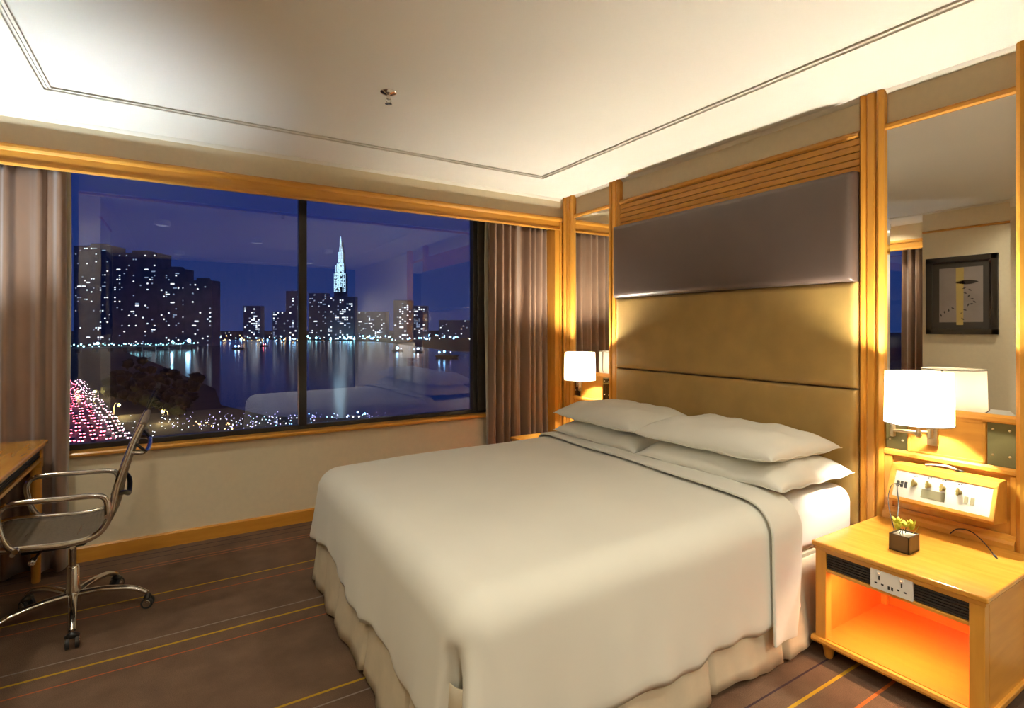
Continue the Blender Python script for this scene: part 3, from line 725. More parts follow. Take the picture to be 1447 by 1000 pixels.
md = b_.modifiers.new('thickness', 'SOLIDIFY'); md.thickness = .014; md.offset = 1
md = b_.modifiers.new('round', 'BEVEL'); md.width = .005; md.segments = 3; md.limit_method = 'ANGLE'; md.angle_limit = radians(50)

def pillow(label, cx_, cy_, z0, lx, ly, h, rot, tilt, seed, sag):
    rnd = random.Random(seed); a, b = lx / 2, ly / 2; ph = [rnd.uniform(0, 6.28) for _ in range(8)]
    bm = new(); N = 44; NM = 30
    def pos(i, j, s_):
        u = -1 + 2 * i / NM; v = -1 + 2 * j / N
        u = sin(u * pi / 2) * .6 + u * .4; v = sin(v * pi / 2) * .6 + v * .4
        th = (max(0, 1 - abs(u) ** 3.0) * max(0, 1 - abs(v) ** 4.6)) ** .52
        x = a * u * (1 - .075 * (1 - v * v) * u * u); y = b * v * (1 - .05 * (1 - u * u) * v * v)
        e = max(abs(u), abs(v))
        wr = .006 * th * sin(7 * u + 5 * v + ph[0]) + .004 * th * sin(13 * v - 6 * u + ph[1]) + .0025 * th * sin(24 * v + 11 * u + ph[2])
        wr += .005 * (e ** 6) * sin(9 * v + ph[3]) + .004 * (e ** 6) * sin(12 * u + ph[4])
        z = (h * .62 * th + wr) if s_ > 0 else (-h * .38 * th * sag)
        if s_ < 0: z += wr * (e ** 6)
        z += .012 * (abs(u * v) ** 3)
        return Vector((x, y, z))
    T = [[bm.verts.new(pos(i, j, 1)) for j in range(N + 1)] for i in range(NM + 1)]
    Bv = [[T[i][j] if i in (0, NM) or j in (0, N) else bm.verts.new(pos(i, j, -1)) for j in range(N + 1)] for i in range(NM + 1)]
    for i in range(NM):
        for j in range(N):
            bm.faces.new((T[i][j], T[i + 1][j], T[i + 1][j + 1], T[i][j + 1])); bm.faces.new((Bv[i][j], Bv[i][j + 1], Bv[i + 1][j + 1], Bv[i + 1][j]))
    mt = Matrix.Translation((cx_, cy_, z0 + h * .38 * sag)) @ Matrix.Rotation(rot, 4, 'Z') @ Matrix.Rotation(tilt, 4, 'Y')
    root = thing('pillow', label, 'pillow', (cx_, cy_, z0), 'white bed pillows')
    # seam piping around the rim
    loop = [T[i][0].co for i in range(NM + 1)] + [T[NM][j].co for j in range(1, N + 1)] + [T[i][N].co for i in range(NM - 1, -1, -1)] + [T[0][j].co for j in range(N - 1, -1, -1)]
    loop = [mt @ v for v in loop]
    bmesh.ops.transform(bm, matrix=mt, verts=bm.verts); bmesh.ops.recalc_face_normals(bm, faces=bm.faces)
    obj('pillowcase', bm, 'pillow', root, smooth=True)
    b2 = new(); tube(b2, loop, .0024, 5); obj('seam', b2, 'pillow', root, smooth=True)
    return root
pillow('white pillow under the near top pillow, closest to the lit table', -.455, -2.195, .690, .66, .90, .185, radians(1), radians(1), 1, .35)
pillow('white pillow under the far top pillow', -.455, -1.335, .690, .66, .82, .185, radians(-1), radians(1), 2, .35)
pillow('plump white pillow on top of the near pillow stack', -.465, -2.165, .801, .64, .86, .185, radians(1.5), radians(1.5), 3, .45)
pillow('plump white pillow on top of the far stack by the curtain', -.465, -1.320, .801, .64, .80, .185, radians(-2), radians(1.5), 4, .45)

# ------------------------------------------------------------------ desk
DXF, DXB, DYA, DYB, DZ = -3.735, -4.185, -1.42, 0.05, .812
dk = thing('desk', 'honey wood writing desk with black slatted apron in front of the curtain', 'desk', ((DXF + DXB) / 2, (DYA + DYB) / 2, 0))
obj('desk_top', bxm(DXB, DXF, DYA, DYB, DZ - .028, DZ, .008, 3), 'wood_top', dk)
obj('apron_back', bxm(DXF - .045, DXF - .035, DYA + .05, DYB - .055, .718, DZ - .028), 'grille', dk)
for k in range(5):
    z = .724 + k * .0118; obj('apron_slat', bxm(DXF - .038, DXF - .027, DYA + .05, DYB - .055, z, z + .0072, .0015), 'grille', dk)
obj('apron_rail', bxm(DXF - .05, DXF - .018, DYA + .04, DYB - .04, .702, .720, .003), 'wood_y', dk)
obj('apron_side', bxm(DXB, DXF - .03, DYB - .045, DYB - .025, .702, DZ - .028), 'wood_x', dk)
obj('apron_side', bxm(DXB, DXF - .03, DYA + .025, DYA + .045, .702, DZ - .028), 'wood_x', dk)
for sx, sy in ((DXF - .048, DYB - .045), (DXF - .048, DYA + .045), (DXB + .04, DYB - .045), (DXB + .04, DYA + .045)):
    bm = new(); box(bm, sx - .028, sx + .028, sy - .028, sy + .028, .66, DZ - .028, .003); obj('leg_block', bm, 'wood_z', dk)
    bm = new(); lathe(bm, [(.018, 0), (.021, .006), (.028, .40), (.0275, .66)], (sx, sy, 0), 20); obj('leg', bm, 'wood_z', dk, smooth=True, angle=40)
dl = thing('desk_lamp', 'small dark uplight can on the desk corner', 'lamp', (-4.04, -.50, DZ))
bm = new(); lathe(bm, [(.06, DZ), (.062, DZ + .006), (.05, DZ + .012), (.045, DZ + .016), (.045, DZ + .15), (.042, DZ + .15), (.042, DZ + .03), (0, DZ + .03)], (-4.04, -.50, 0), 28); obj('can', bm, 'black', dl, smooth=True, angle=40)
bm = new(); lathe(bm, [(0, DZ + .062), (.036, DZ + .06), (.036, DZ + .03), (0, DZ + .03)], (-4.04, -.50, 0), 24); obj('lamp_lens', bm, emitter('cool_lens_glow', COOL, 8.0), dl)
l = light('uplight', 'SPOT', (-4.04, -.50, DZ + .145), 165, COOL, dl, spot_size=radians(95), spot_blend=0.9, shadow_soft_size=.03); l.rotation_euler = (pi, 0, 0)

# ------------------------------------------------------------------ office chair (faces the desk, -x)
HUB = Vector((-3.535, -.60, 0))
ch = thing('office_chair', 'chrome-framed office chair with ribbed brown sling seat beside the desk', 'chair', HUB)
angs = [-83, -11, 61, 133, 205]; RB = .315
bm = new(); lathe(bm, [(.018, .075), (.030, .080), (.033, .095), (.033, .150), (.027, .165), (.025, .26), (.021, .265)], HUB, 24); hub = obj('hub', bm, 'chrome', ch, smooth=True, angle=40)
for a in angs:
    d = Vector((cos(radians(a)), sin(radians(a)), 0))
    bm = new(); tube(bm, bez([HUB + d * .015 + Vector((0, 0, .122)), HUB + d * .13 + Vector((0, 0, .128)), HUB + d * .25 + Vector((0, 0, .112)), HUB + d * RB + Vector((0, 0, .078))], 6), [.021 - .007 * i / 18 for i in range(19)], 12, flat=.8); obj('base_arm', bm, 'chrome', ch, smooth=True, angle=50)
    c = HUB + d * (RB + .005); t_ = Vector((-d.y, d.x, 0)); 
    cs = obj('caster', tube(new(), [c + Vector((0, 0, .085)), c + Vector((0, 0, .045))], .007, 10), 'chrome', ch)
    for s_ in (-1, 1):
        w0 = c + t_ * (.010 * s_) + Vector((0, 0, .0275)); w1 = w0 + t_ * (.016 * s_)
        bm = new(); tube(bm, [w0, w0 + t_ * .001 * s_, w1 - t_ * .003 * s_, w1], [.022, .0275, .0275, .024], 20); obj('wheel', bm, 'rubber', cs, smooth=True, angle=40)
        bm = new(); tube(bm, [w1 - t_ * .001 * s_, w1 + t_ * .001 * s_], [.019, .017], 20); tube(bm, [w1, w1 + t_ * .002 * s_], [.010, .009], 12); obj('hub_cap', bm, 'chrome', cs, smooth=True, angle=40)
    bm = new(); tube(bm, [c + Vector((0, 0, .052)) - t_ * .026, c + Vector((0, 0, .060)), c + Vector((0, 0, .052)) + t_ * .026], [.010, .018, .010], 12); obj('wheel_hood', bm, 'black', cs, smooth=True)
bm = new(); lathe(bm, [(.014, .25), (.014, .37), (.018, .375), (.018, .40)], HUB, 18); obj('gas_lift', bm, 'chrome', ch, smooth=True, angle=40)
bm = new(); box(bm, HUB.x - .19, HUB.x + .06, HUB.y - .065, HUB.y + .065, .375, .425, .012); obj('tilt_mechanism', bm, 'black', ch, smooth=True, angle=40)
bm = new(); tube(bm, [(HUB.x - .10, HUB.y - .06, .40), (HUB.x - .12, HUB.y - .17, .385)], .006, 8); lathe(bm, [(.006, -.03), (.013, -.025), (.013, .02), (.006, .026)], (HUB.x - .12, HUB.y - .19, .385), 14, 'y'); obj('height_lever', bm, 'chrome', ch, smooth=True, angle=40)
# side rails: seat then back in one bent chrome bar; sling fabric between
raw = [(-.330, .462), (-.27, .476), (-.12, .464), (.04, .457), (.125, .482), (.172, .560), (.195, .68), (.228, .80), (.268, .92), (.298, .990)]
PR = [(p.x, p.z) for p in bez([(a, 0, b) for a, b in raw], 8)]
SW = .245
for s_ in (-1, 1):
    bm = new(); tube(bm, [(HUB.x + a, HUB.y + s_ * SW, b) for a, b in PR], .0115, 10, flat=1.3); obj('side_rail', bm, 'chrome', ch, smooth=True, angle=60)
bm = new(); n = len(PR)
def sling(u, v):
    i = u * (n - 1); k = min(int(i), n - 2); f = i - k
    a = PR[k][0] * (1 - f) + PR[k + 1][0] * f; b = PR[k][1] * (1 - f) + PR[k + 1][1] * f
    dx = PR[k + 1][0] - PR[k][0]; dz = PR[k + 1][1] - PR[k][1]; L = sqrt(dx * dx + dz * dz); nx, nz = dz / L, -dx / L
    rib = .0028 * abs(sin(u * 46 * pi)) ** .6; sag = .012 * (1 - (2 * v - 1) ** 2)
    o = sag + rib
    return Vector((HUB.x + a + nx * o, HUB.y - SW + .006 + (2 * SW - .012) * v, b + nz * o))
grid(bm, sling, 230, 8); sl = obj('sling_seat', bm, 'mesh', ch, smooth=True); md = sl.modifiers.new('thickness', 'SOLIDIFY'); md.thickness = .009
for (a, b) in ((-.335, .455), (.305, .985)):
    bm = new(); tube(bm, [(HUB.x + a, HUB.y - SW, b), (HUB.x + a, HUB.y + SW, b)], .013, 12); obj('cross_rail', bm, 'mesh' if a > 0 else 'chrome', ch, smooth=True, angle=60)
for (a, b) in ((-.18, .445), (.03, .435)):
    bm = new(); tube(bm, [(HUB.x + a, HUB.y - SW, b), (HUB.x + a, HUB.y + SW, b)], .010, 10); obj('cross_rail', bm, 'chrome', ch, smooth=True, angle=60)
# armrests: closed loop of flat chrome bar at each side
for s_ in (-1, 1):
    y = HUB.y + s_ * (SW + .020)
    bm = new(); tube(bm, bez([(HUB.x + .165, y, .560), (HUB.x + .160, y, .640), (HUB.x + .120, y, .668), (HUB.x + .0, y, .674), (HUB.x - .13, y, .680), (HUB.x - .200, y, .672), (HUB.x - .226, y, .63), (HUB.x - .212, y, .54), (HUB.x - .185, y, .482), (HUB.x - .155, y, .464)], 7), .0105, 12, flat=1.25); obj('armrest', bm, 'chrome', ch, smooth=True, angle=60)
    for (a, b) in ((.165, .565), (-.165, .468)):
        bm = new(); tube(bm, [(HUB.x + a, y - s_ * .028, b), (HUB.x + a, y + s_ * .012, b)], .012, 14); obj('arm_bolt', bm, 'chrome', ch, smooth=True, angle=40)
# handle and braces behind the back
bm = new(); tube(bm, bez([(HUB.x + .245, HUB.y - SW, .855), (HUB.x + .30, HUB.y - SW * .9, .845), (HUB.x + .318, HUB.y - SW * .5, .84), (HUB.x + .318, HUB.y + SW * .5, .84), (HUB.x + .30, HUB.y + SW * .9, .845), (HUB.x + .245, HUB.y + SW, .855)], 6), .011, 12); obj('back_handle', bm, 'chrome', ch, smooth=True)
bm = new(); tube(bm, bez([(HUB.x + .185, HUB.y - SW, .66), (HUB.x + .222, HUB.y - SW * .6, .64), (HUB.x + .230, HUB.y, .60), (HUB.x + .222, HUB.y + SW * .6, .64), (HUB.x + .185, HUB.y + SW, .66)], 6), .012, 12); obj('lumbar_bar', bm, 'black', ch, smooth=True)
for s_ in (-1, 1):
    bm = new(); tube(bm, [(HUB.x + .262, HUB.y + s_ * SW, .905), (HUB.x + .315, HUB.y + s_ * SW * .86, .845)], .007, 8); obj('handle_bracket', bm, 'black', ch, smooth=True)

# ------------------------------------------------------------------ sprinkler, added fill lights, picture
sp = thing('fire_sprinkler', 'small chrome fire sprinkler on the ceiling', 'sprinkler', (-2.162, -1.379, H))
c = Vector((-2.162, -1.379, 0))
bm = new(); lathe(bm, [(.042, H), (.042, H - .004), (.034, H - .010), (.016, H - .016), (.012, H - .018)], c, 28); obj('escutcheon', bm, 'chrome', sp, smooth=True, angle=40)
bm = new(); lathe(bm, [(.010, H - .016), (.010, H - .036), (.006, H - .040)], c, 14); obj('body', bm, 'chrome', sp, smooth=True, angle=40)
for s_ in (-1, 1):
    bm = new(); tube(bm, bez([c + Vector((s_ * .009, 0, H - .034)), c + Vector((s_ * .014, 0, H - .046)), c + Vector((s_ * .003, 0, H - .058))], 5), .002, 6); obj('yoke_arm', bm, 'chrome', sp, smooth=True)
bm = new(); lathe(bm, [(.0, H - .058), (.018, H - .060), (.018, H - .062), (.0, H - .063)], c, 18); obj('deflector', bm, 'chrome', sp, smooth=True, angle=40)

def fill(x, y, power, label, colr=SOFT):  # added fixture outside the direct view, brightens the bed, desk and room
    t = thing('ceiling_fill', label, 'added fill light', (x, y, H), 'added ceiling fill lights')
    bm = new(); lathe(bm, [(.075, H), (.078, H - .004), (.075, H - .055), (.068, H - .058), (.064, H - .055), (.060, H - .012), (0, H - .010)], (x, y, 0), 32); obj('can', bm, 'white_plastic', t, smooth=True, angle=40)
    l = light('fill_spot', 'SPOT', (x, y, H - .060), power, colr, t, spot_size=radians(160), spot_blend=1.0, shadow_soft_size=.05)
FILL_W = 75
fill(-1.15, -3.85, FILL_W * .7, 'added ceiling downlight nearest the tall mirror')
fill(-3.25, -2.55, FILL_W * .42, 'added ceiling downlight above the foot of the bed by the picture pier')
fill(-2.2, -3.35, FILL_W * .25, 'added ceiling downlight over the near side of the bed')
fill(-3.98, -1.0, FILL_W * .5, 'added ceiling downlight above the desk')
fill(-1.15, -5.3, FILL_W * 1.5, 'added ceiling downlight in the rear corner')
fill(-3.1, -5.2, FILL_W * 1.6, 'added ceiling downlight near the left rear wall')

pic = thing('framed_picture', 'dark framed print of a leaf and berries on the pier, seen in the tall mirror', 'picture', (-3.70, -1.835, 1.405))
xw = -3.70
bm = new()
for q in ((-2.13, -1.54, 2.14, 2.195), (-2.13, -1.54, 1.405, 1.46), (-2.13, -2.075, 1.405, 2.195), (-1.595, -1.54, 1.405, 2.195)): box(bm, xw, xw + .035, q[0], q[1], q[2], q[3], .004)
obj('frame', bm, 'frame_black', pic); obj('mat_board', bxm(xw, xw + .014, -2.08, -1.59, 1.45, 2.15), 'matboard', pic)
art = obj('print', bxm(xw + .014, xw + .016, -2.012, -1.655, 1.528, 2.082), 'print', pic)
def flat_poly(pts): 
    bm = new(); prism(bm, pts, 'x', xw + .016, xw + .0168); return bm
obj('reflection_streak', flat_poly([(-1.855, 1.50), (-1.80, 1.50), (-1.795, 2.08), (-1.86, 2.08)]), 'reflection_paint', art)  # yellow reflection in the picture glass, painted as a flat band
leaf = [(-1.79 - .19 * t, 1.930 + .022 * sin(pi * t) ** .8) for t in [i / 10 for i in range(11)]] + [(-1.79 - .19 * t, 1.930 - .022 * sin(pi * t) ** .8) for t in [1 - i / 10 for i in range(1, 10)]]
obj('leaf_shape', flat_poly(leaf), 'ink', art)
rnd = random.Random(8)
stem_pts = [(-1.86, 1.92), (-1.862, 1.87), (-1.872, 1.82), (-1.90, 1.79), (-1.93, 1.76), (-1.945, 1.73)]
for i, (a, b) in enumerate(stem_pts + [(-1.92, 1.71), (-1.91, 1.85), (-1.895, 1.70), (-1.67, 1.60), (-1.70, 1.63), (-1.735, 1.65), (-1.77, 1.67), (-1.84, 1.62), (-1.87, 1.65), (-1.85, 1.56)]):
    an = rnd.uniform(0, 3); L = .018; w = .007
    obj('bud_shape', flat_poly([(a + L * cos(an), b + L * sin(an)), (a - w * sin(an), b + w * cos(an)), (a - L * cos(an), b - L * sin(an)), (a + w * sin(an), b - w * cos(an))]), 'ink', art)

# ------------------------------------------------------------------ night city beyond the glass
ZG = -38.0
M['land'] = mat('dark_land', (0.030, 0.024, 0.020), 0.9, var=0.3, var_scale=0.02)
M['water'] = mat('river_water', (0.004, 0.009, 0.028), 0.13, spec=0.35)
M['road'] = mat('asphalt', (0.10, 0.075, 0.075), 0.55, var=0.1, var_scale=0.3)
M['tower'] = mat('tower_concrete', (0.30, 0.26, 0.27), 0.8, var=0.15, var_scale=0.05)
M['tower_far'] = mat('hazy_tower_concrete', (0.36, 0.33, 0.36), 0.9)
M['win_white'] = emitter('lit_window_white', (0.80, 0.92, 1.0), 1.6)
M['win_dim'] = emitter('lit_window_dim', (0.45, 0.60, 0.85), 0.45)
M['led_tower'] = emitter('led_facade', (0.50, 0.80, 1.0), 1.3)
M['lamp_blue'] = emitter('shore_light_blue', (0.25, 0.60, 1.0), 9.0)
M['lamp_teal'] = emitter('shore_light_teal', (0.35, 0.90, 1.0), 7.0)
M['lamp_amber'] = emitter('shore_light_amber', (1.0, 0.60, 0.20), 5.0)
M['lamp_white'] = emitter('shore_light_white', (0.9, 0.95, 1.0), 5.0)
M['lamp_violet'] = emitter('small_light_violet', (0.55, 0.5, 1.0), 2.5)
M['street'] = emitter('street_lamp_glow', (1.0, 0.78, 0.22), 30.0)
M['tail'] = emitter('tail_light_glow', (1.0, 0.12, 0.20), 22.0)
M['head'] = emitter('head_light_glow', (1.0, 0.62, 0.72), 12.0)
M['car_dark'] = mat('dark_car_paint', (0.10, 0.06, 0.07), 0.3, coat=0.5)
M['car_glass'] = mat('car_glass', (0.02, 0.02, 0.025), 0.1)
M['foliage'] = mat('night_foliage', (0.011, 0.016, 0.008), 0.9, var=0.4, var_scale=0.6)
M['bark'] = mat('bark', (0.05, 0.035, 0.02), 0.9)
M['steel'] = mat('painted_steel', (0.20, 0.19, 0.17), 0.5)
M['hull'] = mat('boat_hull', (0.06, 0.06, 0.08), 0.4)
def gz(px, py, z=ZG): return at_z(px, py, z)
bm = new(); box(bm, -6000, 9000, 60, 12000, ZG - 2, ZG)
o = struct('ground', bm, 'land', 'dark riverside land below the window')
# river polygon, slightly above the land sheet
riv = [(176, 497), (215, 511), (262, 531), (304, 549), (312, 572), (380, 588), (520, 592), (760, 590), (760, 499), (640, 496), (585, 489), (540, 483), (400, 480), (268, 480), (255, 489)]
bm = new(); top = []
for (a, b) in riv:
    q = gz(a, b, ZG + .4); top.append(bm.verts.new(q))
f = bm.faces.new(top); 
if f.normal.z < 0: f.normal_flip()
bmesh.ops.triangulate(bm, faces=bm.faces); bmesh.ops.recalc_face_normals(bm, faces=bm.faces)
for f in bm.faces:
    f.normal_update()
    if f.normal.z < 0: f.normal_flip()
rv = obj('river', bm, 'water'); tag(rv, 'dark blue river with light streaks', 'river', kind='structure')
rng = random.Random(77)

def oriented_box(bm, c, w, d, h, z0):
    """box facing the viewer: width along the picture, depth away from it"""
    q = [c - RGT * w / 2, c + RGT * w / 2, c + RGT * w / 2 + FWD * d, c - RGT * w / 2 + FWD * d]
    lo = [bm.verts.new((p.x, p.y, z0)) for p in q]; hi = [bm.verts.new((p.x, p.y, z0 + h)) for p in q]
    bm.faces.new(hi); bm.faces.new(list(reversed(lo)))
    for k in range(4): bm.faces.new((lo[k], lo[(k + 1) % 4], hi[(k + 1) % 4], hi[k]))
def lit_windows(c, w, h, z0, cols, floors, frac, rnd, ww=.55, hh=.5, band=None):
    bm = new(); cw, fh = w / cols, h / floors
    for i in range(cols):
        streak = rnd.random()
        for j in range(floors):
            fr = frac * (1.6 if streak > .8 else .8 if streak > .25 else .25)
            if rnd.random() < fr:
                k = 2 if rnd.random() < .12 and i < cols - 1 else 1
                a = -w / 2 + (i + .5 - ww / 2) * cw; b = a + ww * cw + (k - 1) * cw; z = z0 + (j + .3) * fh
                vs = [bm.verts.new(Vector((c.x, c.y, 0)) + RGT * x - FWD * .25 + Vector((0, 0, zz))) for x, zz in ((a, z), (b, z), (b, z + hh * fh), (a, z + hh * fh))]
                bm.faces.new(vs)
    return bm
def tower(px0, px1, pytop, depth, label, frac, group, m='tower', cw=6.0, fh=5.0, roof=True):
    w = (px1 - px0) / FPX * depth; c = at_depth((px0 + px1) / 2, HY, depth); h = (HY - pytop) / FPX * depth + CAM.z - ZG
    root = thing('apartment_tower', label, 'building', (c.x, c.y, ZG), group)
    bm = new(); oriented_box(bm, c, w, w * .5, h, ZG); obj('tower_body', bm, m, root)
    if roof:
        bm = new(); oriented_box(bm, c + RGT * w * .1 + FWD * 3, w * .35, w * .25, 6, ZG + h); obj('roof_block', bm, m, root)
    cols = max(3, int(w / cw)); fl = max(4, int(h / fh))
    for mm, fr in (('win_white', frac), ('win_dim', frac * 1.1)):
        b = lit_windows(c, w * .94, h * .98, ZG, cols, fl, fr, rng, .62, .55)
        if len(b.faces): q = obj('lit_windows', b, mm, root); q['kind'] = 'stuff'
        else: b.free()
for a in ((104, 158, 347, 1400, 'leftmost and tallest apartment tower of the riverside row', .035), (159, 222, 357, 1330, 'broad apartment tower second from left in the riverside row', .05),
          (222, 262, 380, 1290, 'apartment tower third from left in the riverside row', .055), (259, 300, 396, 1230, 'lowest apartment tower at the right end of the riverside row', .05)):
    tower(*a, 'riverside apartment towers')
for a in ((404, 424, 411, 1900, 'narrow lit tower just left of the dark window mullion', .12), (436, 462, 414, 2000, 'lit tower just right of the dark window mullion', .13), (462, 500, 419, 1950, 'broad lit tower below the glowing skyscraper', .12),
          (556, 582, 424, 1900, 'lit tower to the right of the glowing skyscraper', .16), (584, 604, 432, 1950, 'dimmer tower at the right end of the skyline', .16), (344, 368, 432, 2100, 'small hazy tower on the far shore', .18),
          (385, 404, 440, 2100, 'low hazy block beside the narrow lit tower', .12), (505, 545, 440, 2200, 'low wide block on the far shore', .10), (620, 668, 452, 2300, 'low distant block at the right of the skyline', .05)):
    tower(*a, 'far shore towers', 'tower_far', 8.5, 7.0, False)
# the glowing skyscraper: stepped bundle with luminous facade pieces and a spire
LD = 2500; lc = at_depth(480, HY, LD)
sk_ = thing('skyscraper', 'tall stepped skyscraper glowing pale blue with a needle spire', 'building', (lc.x, lc.y, ZG))
def px_h(py): return (HY - py) / FPX * LD + CAM.z - ZG
u = LD / FPX
for (x0, x1, pt) in ((472, 488.5, 386), (473.5, 480, 375), (476, 486, 372), (478, 485, 356), (479.6, 483.6, 349), (480.2, 482.4, 341)):
    c = at_depth((x0 + x1) / 2, HY, LD); bm = new(); oriented_box(bm, c, (x1 - x0) * u, 30, px_h(pt), ZG); obj('tower_tier', bm, 'tower_far', sk_)
    b = new(); w = (x1 - x0) * u; z = max(px_h(412), px_h(pt) - 110); hi = px_h(pt)
    k = 0
    while z < hi - 2:
        n = max(2, int(w / 7)); 
        for i in range(n):
            if rng.random() < .70:
                a0 = -w / 2 + w * i / n + .6; a1 = a0 + w / n * rng.uniform(.5, .85)
                b.faces.new([b.verts.new(Vector((c.x, c.y, ZG)) + RGT * x - FWD * .6 + Vector((0, 0, zz))) for x, zz in ((a0, z), (a1, z), (a1, z + 5.5), (a0, z + 5.5))])
        z += 8.0
    q = obj('luminous_facade', b, 'led_tower', sk_); q['kind'] = 'stuff'
    b = new()
    for sx in (-w / 2, w / 2 - 1.6): 
        zz0 = max(px_h(412), px_h(pt) - 110)
        b.faces.new([b.verts.new(Vector((c.x, c.y, ZG)) + RGT * x - FWD * .8 + Vector((0, 0, zz))) for x, zz in ((sx, zz0), (sx + 1.6, zz0), (sx + 1.6, hi), (sx, hi))])
    obj('edge_light', b, 'led_tower', sk_)
c = at_depth(481.3, HY, LD); bm = new(); tube(bm, [(c.x, c.y, ZG + px_h(345)), (c.x, c.y, ZG + px_h(334))], [4.0, 1.6], 8); obj('spire', bm, 'led_tower', sk_)
def dots(name, label, cat, mtl, items):
    bm = new()
    for (p_, r_) in items:
        bmesh.ops.create_icosphere(bm, subdivisions=1, radius=r_, matrix=Matrix.Translation(p_))
    o = obj(name, bm, mtl); tag(o, label, cat, kind='stuff'); return o
def shore(n, px0, px1, py0, py1, r0, r1, z0=2, z1=12):
    out = []
    for _ in range(n):
        p_ = gz(rng.uniform(px0, px1), rng.uniform(py0, py1)); d = (p_ - CAM).dot(FWD); p_.z = ZG + rng.uniform(z0, z1)
        out.append((p_, rng.uniform(r0, r1) * d / FPX))
    return out
dots('shore_lights', 'blue lights strung along the far river bank', 'lights', 'lamp_blue', shore(46, 330, 700, 478, 482, .5, 1.2) + shore(14, 600, 692, 474, 480, .5, 1.1) + shore(16, 280, 430, 481, 486, .5, 1.0))
dots('shore_lights', 'bright teal white lights on the far bank under the skyscraper', 'lights', 'lamp_teal', shore(26, 434, 502, 476.5, 481, .7, 1.7) + shore(8, 505, 560, 478, 482, .5, 1.0))
dots('shore_lights', 'warm amber lights among the far bank lights', 'lights', 'lamp_amber', shore(22, 285, 420, 477, 486, .4, .9) + shore(6, 505, 680, 476, 482, .4, .8))
dots('shore_lights', 'small white lights scattered over the far bank', 'lights', 'lamp_white', shore(40, 280, 690, 474, 484, .35, .75) + shore(10, 300, 420, 470, 476, .3, .6))
# bridge with lights in front of the riverside towers
b0, b1 = gz(98, 492, ZG + 8), gz(276, 486, ZG + 8)
br = thing('bridge', 'low bridge strung with teal lights in front of the towers', 'bridge', ((b0.x + b1.x) / 2, (b0.y + b1.y) / 2, ZG))
bd = (b1 - b0); bd.z = 0; bl = bd.length; bd.normalize(); bnm = Vector((-bd.y, bd.x, 0))
def bar(bm, p0, p1, w, z0, z1):
    d = (p1 - p0); d.z = 0; d.normalize(); n_ = Vector((-d.y, d.x, 0)) * w / 2
    lo = [bm.verts.new((q.x, q.y, z0)) for q in (p0 - n_, p1 - n_, p1 + n_, p0 + n_)]; hi = [bm.verts.new((q.x, q.y, z1)) for q in (p0 - n_, p1 - n_, p1 + n_, p0 + n_)]
    bm.faces.new(hi); bm.faces.new(lo)
    for k in range(4): bm.faces.new((lo[k], lo[(k + 1) % 4], hi[(k + 1) % 4], hi[k]))
    bmesh.ops.recalc_face_normals(bm, faces=bm.faces)
bm = new(); bar(bm, b0, b1, 14, ZG + 6, ZG + 8.5); obj('deck', bm, 'steel', br)
for k in range(9):
    q = b0 + bd * bl * (k + .5) / 9; bm = new(); bar(bm, q - bd * 1.5, q + bd * 1.5, 10, ZG, ZG + 6); obj('pier', bm, 'steel', br)
bm = new(); big = new()
for k in range(44):
    q = b0 + bd * bl * (k + rng.random()) / 44
    bmesh.ops.create_icosphere(bm, subdivisions=1, radius=rng.uniform(.6, 1.5), matrix=Matrix.Translation((q.x, q.y, ZG + 10 + rng.uniform(-2, 4))))
q = obj('bridge_lights', bm, 'lamp_teal', br); q['kind'] = 'stuff'
for (px, py, r_, mm) in ((138, 485, 2.6, 'lamp_teal'), (267, 481, 3.4, 'lamp_blue'), (244, 482, 1.8, 'lamp_teal')):
    q = at_depth(px, py, 1020); b = new(); tube(b, [(q.x, q.y, ZG), (q.x, q.y, q.z)], .35, 6)
    t = thing('floodlight', {138: 'teal floodlight at the left end of the bridge', 267: 'brilliant blue floodlight at the right end of the bridge', 244: 'small teal floodlight near the right end of the bridge'}[px], 'light', (q.x, q.y, ZG), 'floodlights by the bridge')
    obj('mast', b, 'steel', t); b = new(); bmesh.ops.create_icosphere(b, subdivisions=2, radius=r_, matrix=Matrix.Translation(q)); obj('lamp_head', b, mm, t, smooth=True)
    light('flood_glow', 'POINT', q - FWD * (r_ + 1), 9000, (.4, .75, 1), t, shadow_soft_size=r_)
# boats
def boat(px, py, L, label, lamps):
    q = gz(px, py, ZG + .4); root = thing('boat', label, 'boat', q, 'boats on the river')
    bm = new(); a = RGT * L / 2; n_ = FWD * L * .12
    lo = [q - a * .85 - n_ * .6, q + a * .8 - n_ * .6, q + a * .8 + n_ * .6, q - a * .85 + n_ * .6]; hi = [q - a - n_, q + a - n_, q + a * 1.0 + n_, q - a + n_]
    lo = [bm.verts.new(v) for v in lo]; hi = [bm.verts.new(v + Vector((0, 0, L * .1))) for v in hi]
    bm.faces.new(hi); bm.faces.new(lo)
    for k in range(4): bm.faces.new((lo[k], lo[(k + 1) % 4], hi[(k + 1) % 4], hi[k]))
    bmesh.ops.recalc_face_normals(bm, faces=bm.faces); obj('hull', bm, 'hull', root)
    bm = new(); oriented_box(bm, q - RGT * L * .1 - FWD * L * .07, L * .5, L * .14, L * .12, q.z + L * .1); obj('cabin', bm, 'hull', root)
    for (dx, dz, r_, mm) in lamps:
        b = new(); bmesh.ops.create_icosphere(b, subdivisions=2, radius=r_, matrix=Matrix.Translation(q + RGT * dx * L + Vector((0, 0, L * .22 + dz)) - FWD * L * .15)); obj('boat_lamp', b, mm, root, smooth=True)
boat(562, 496, 22, 'boat with a brilliant blue lamp left of the reflected lampshade', [(0, 1, 2.4, 'lamp_blue'), (.3, 0, .8, 'lamp_white')])
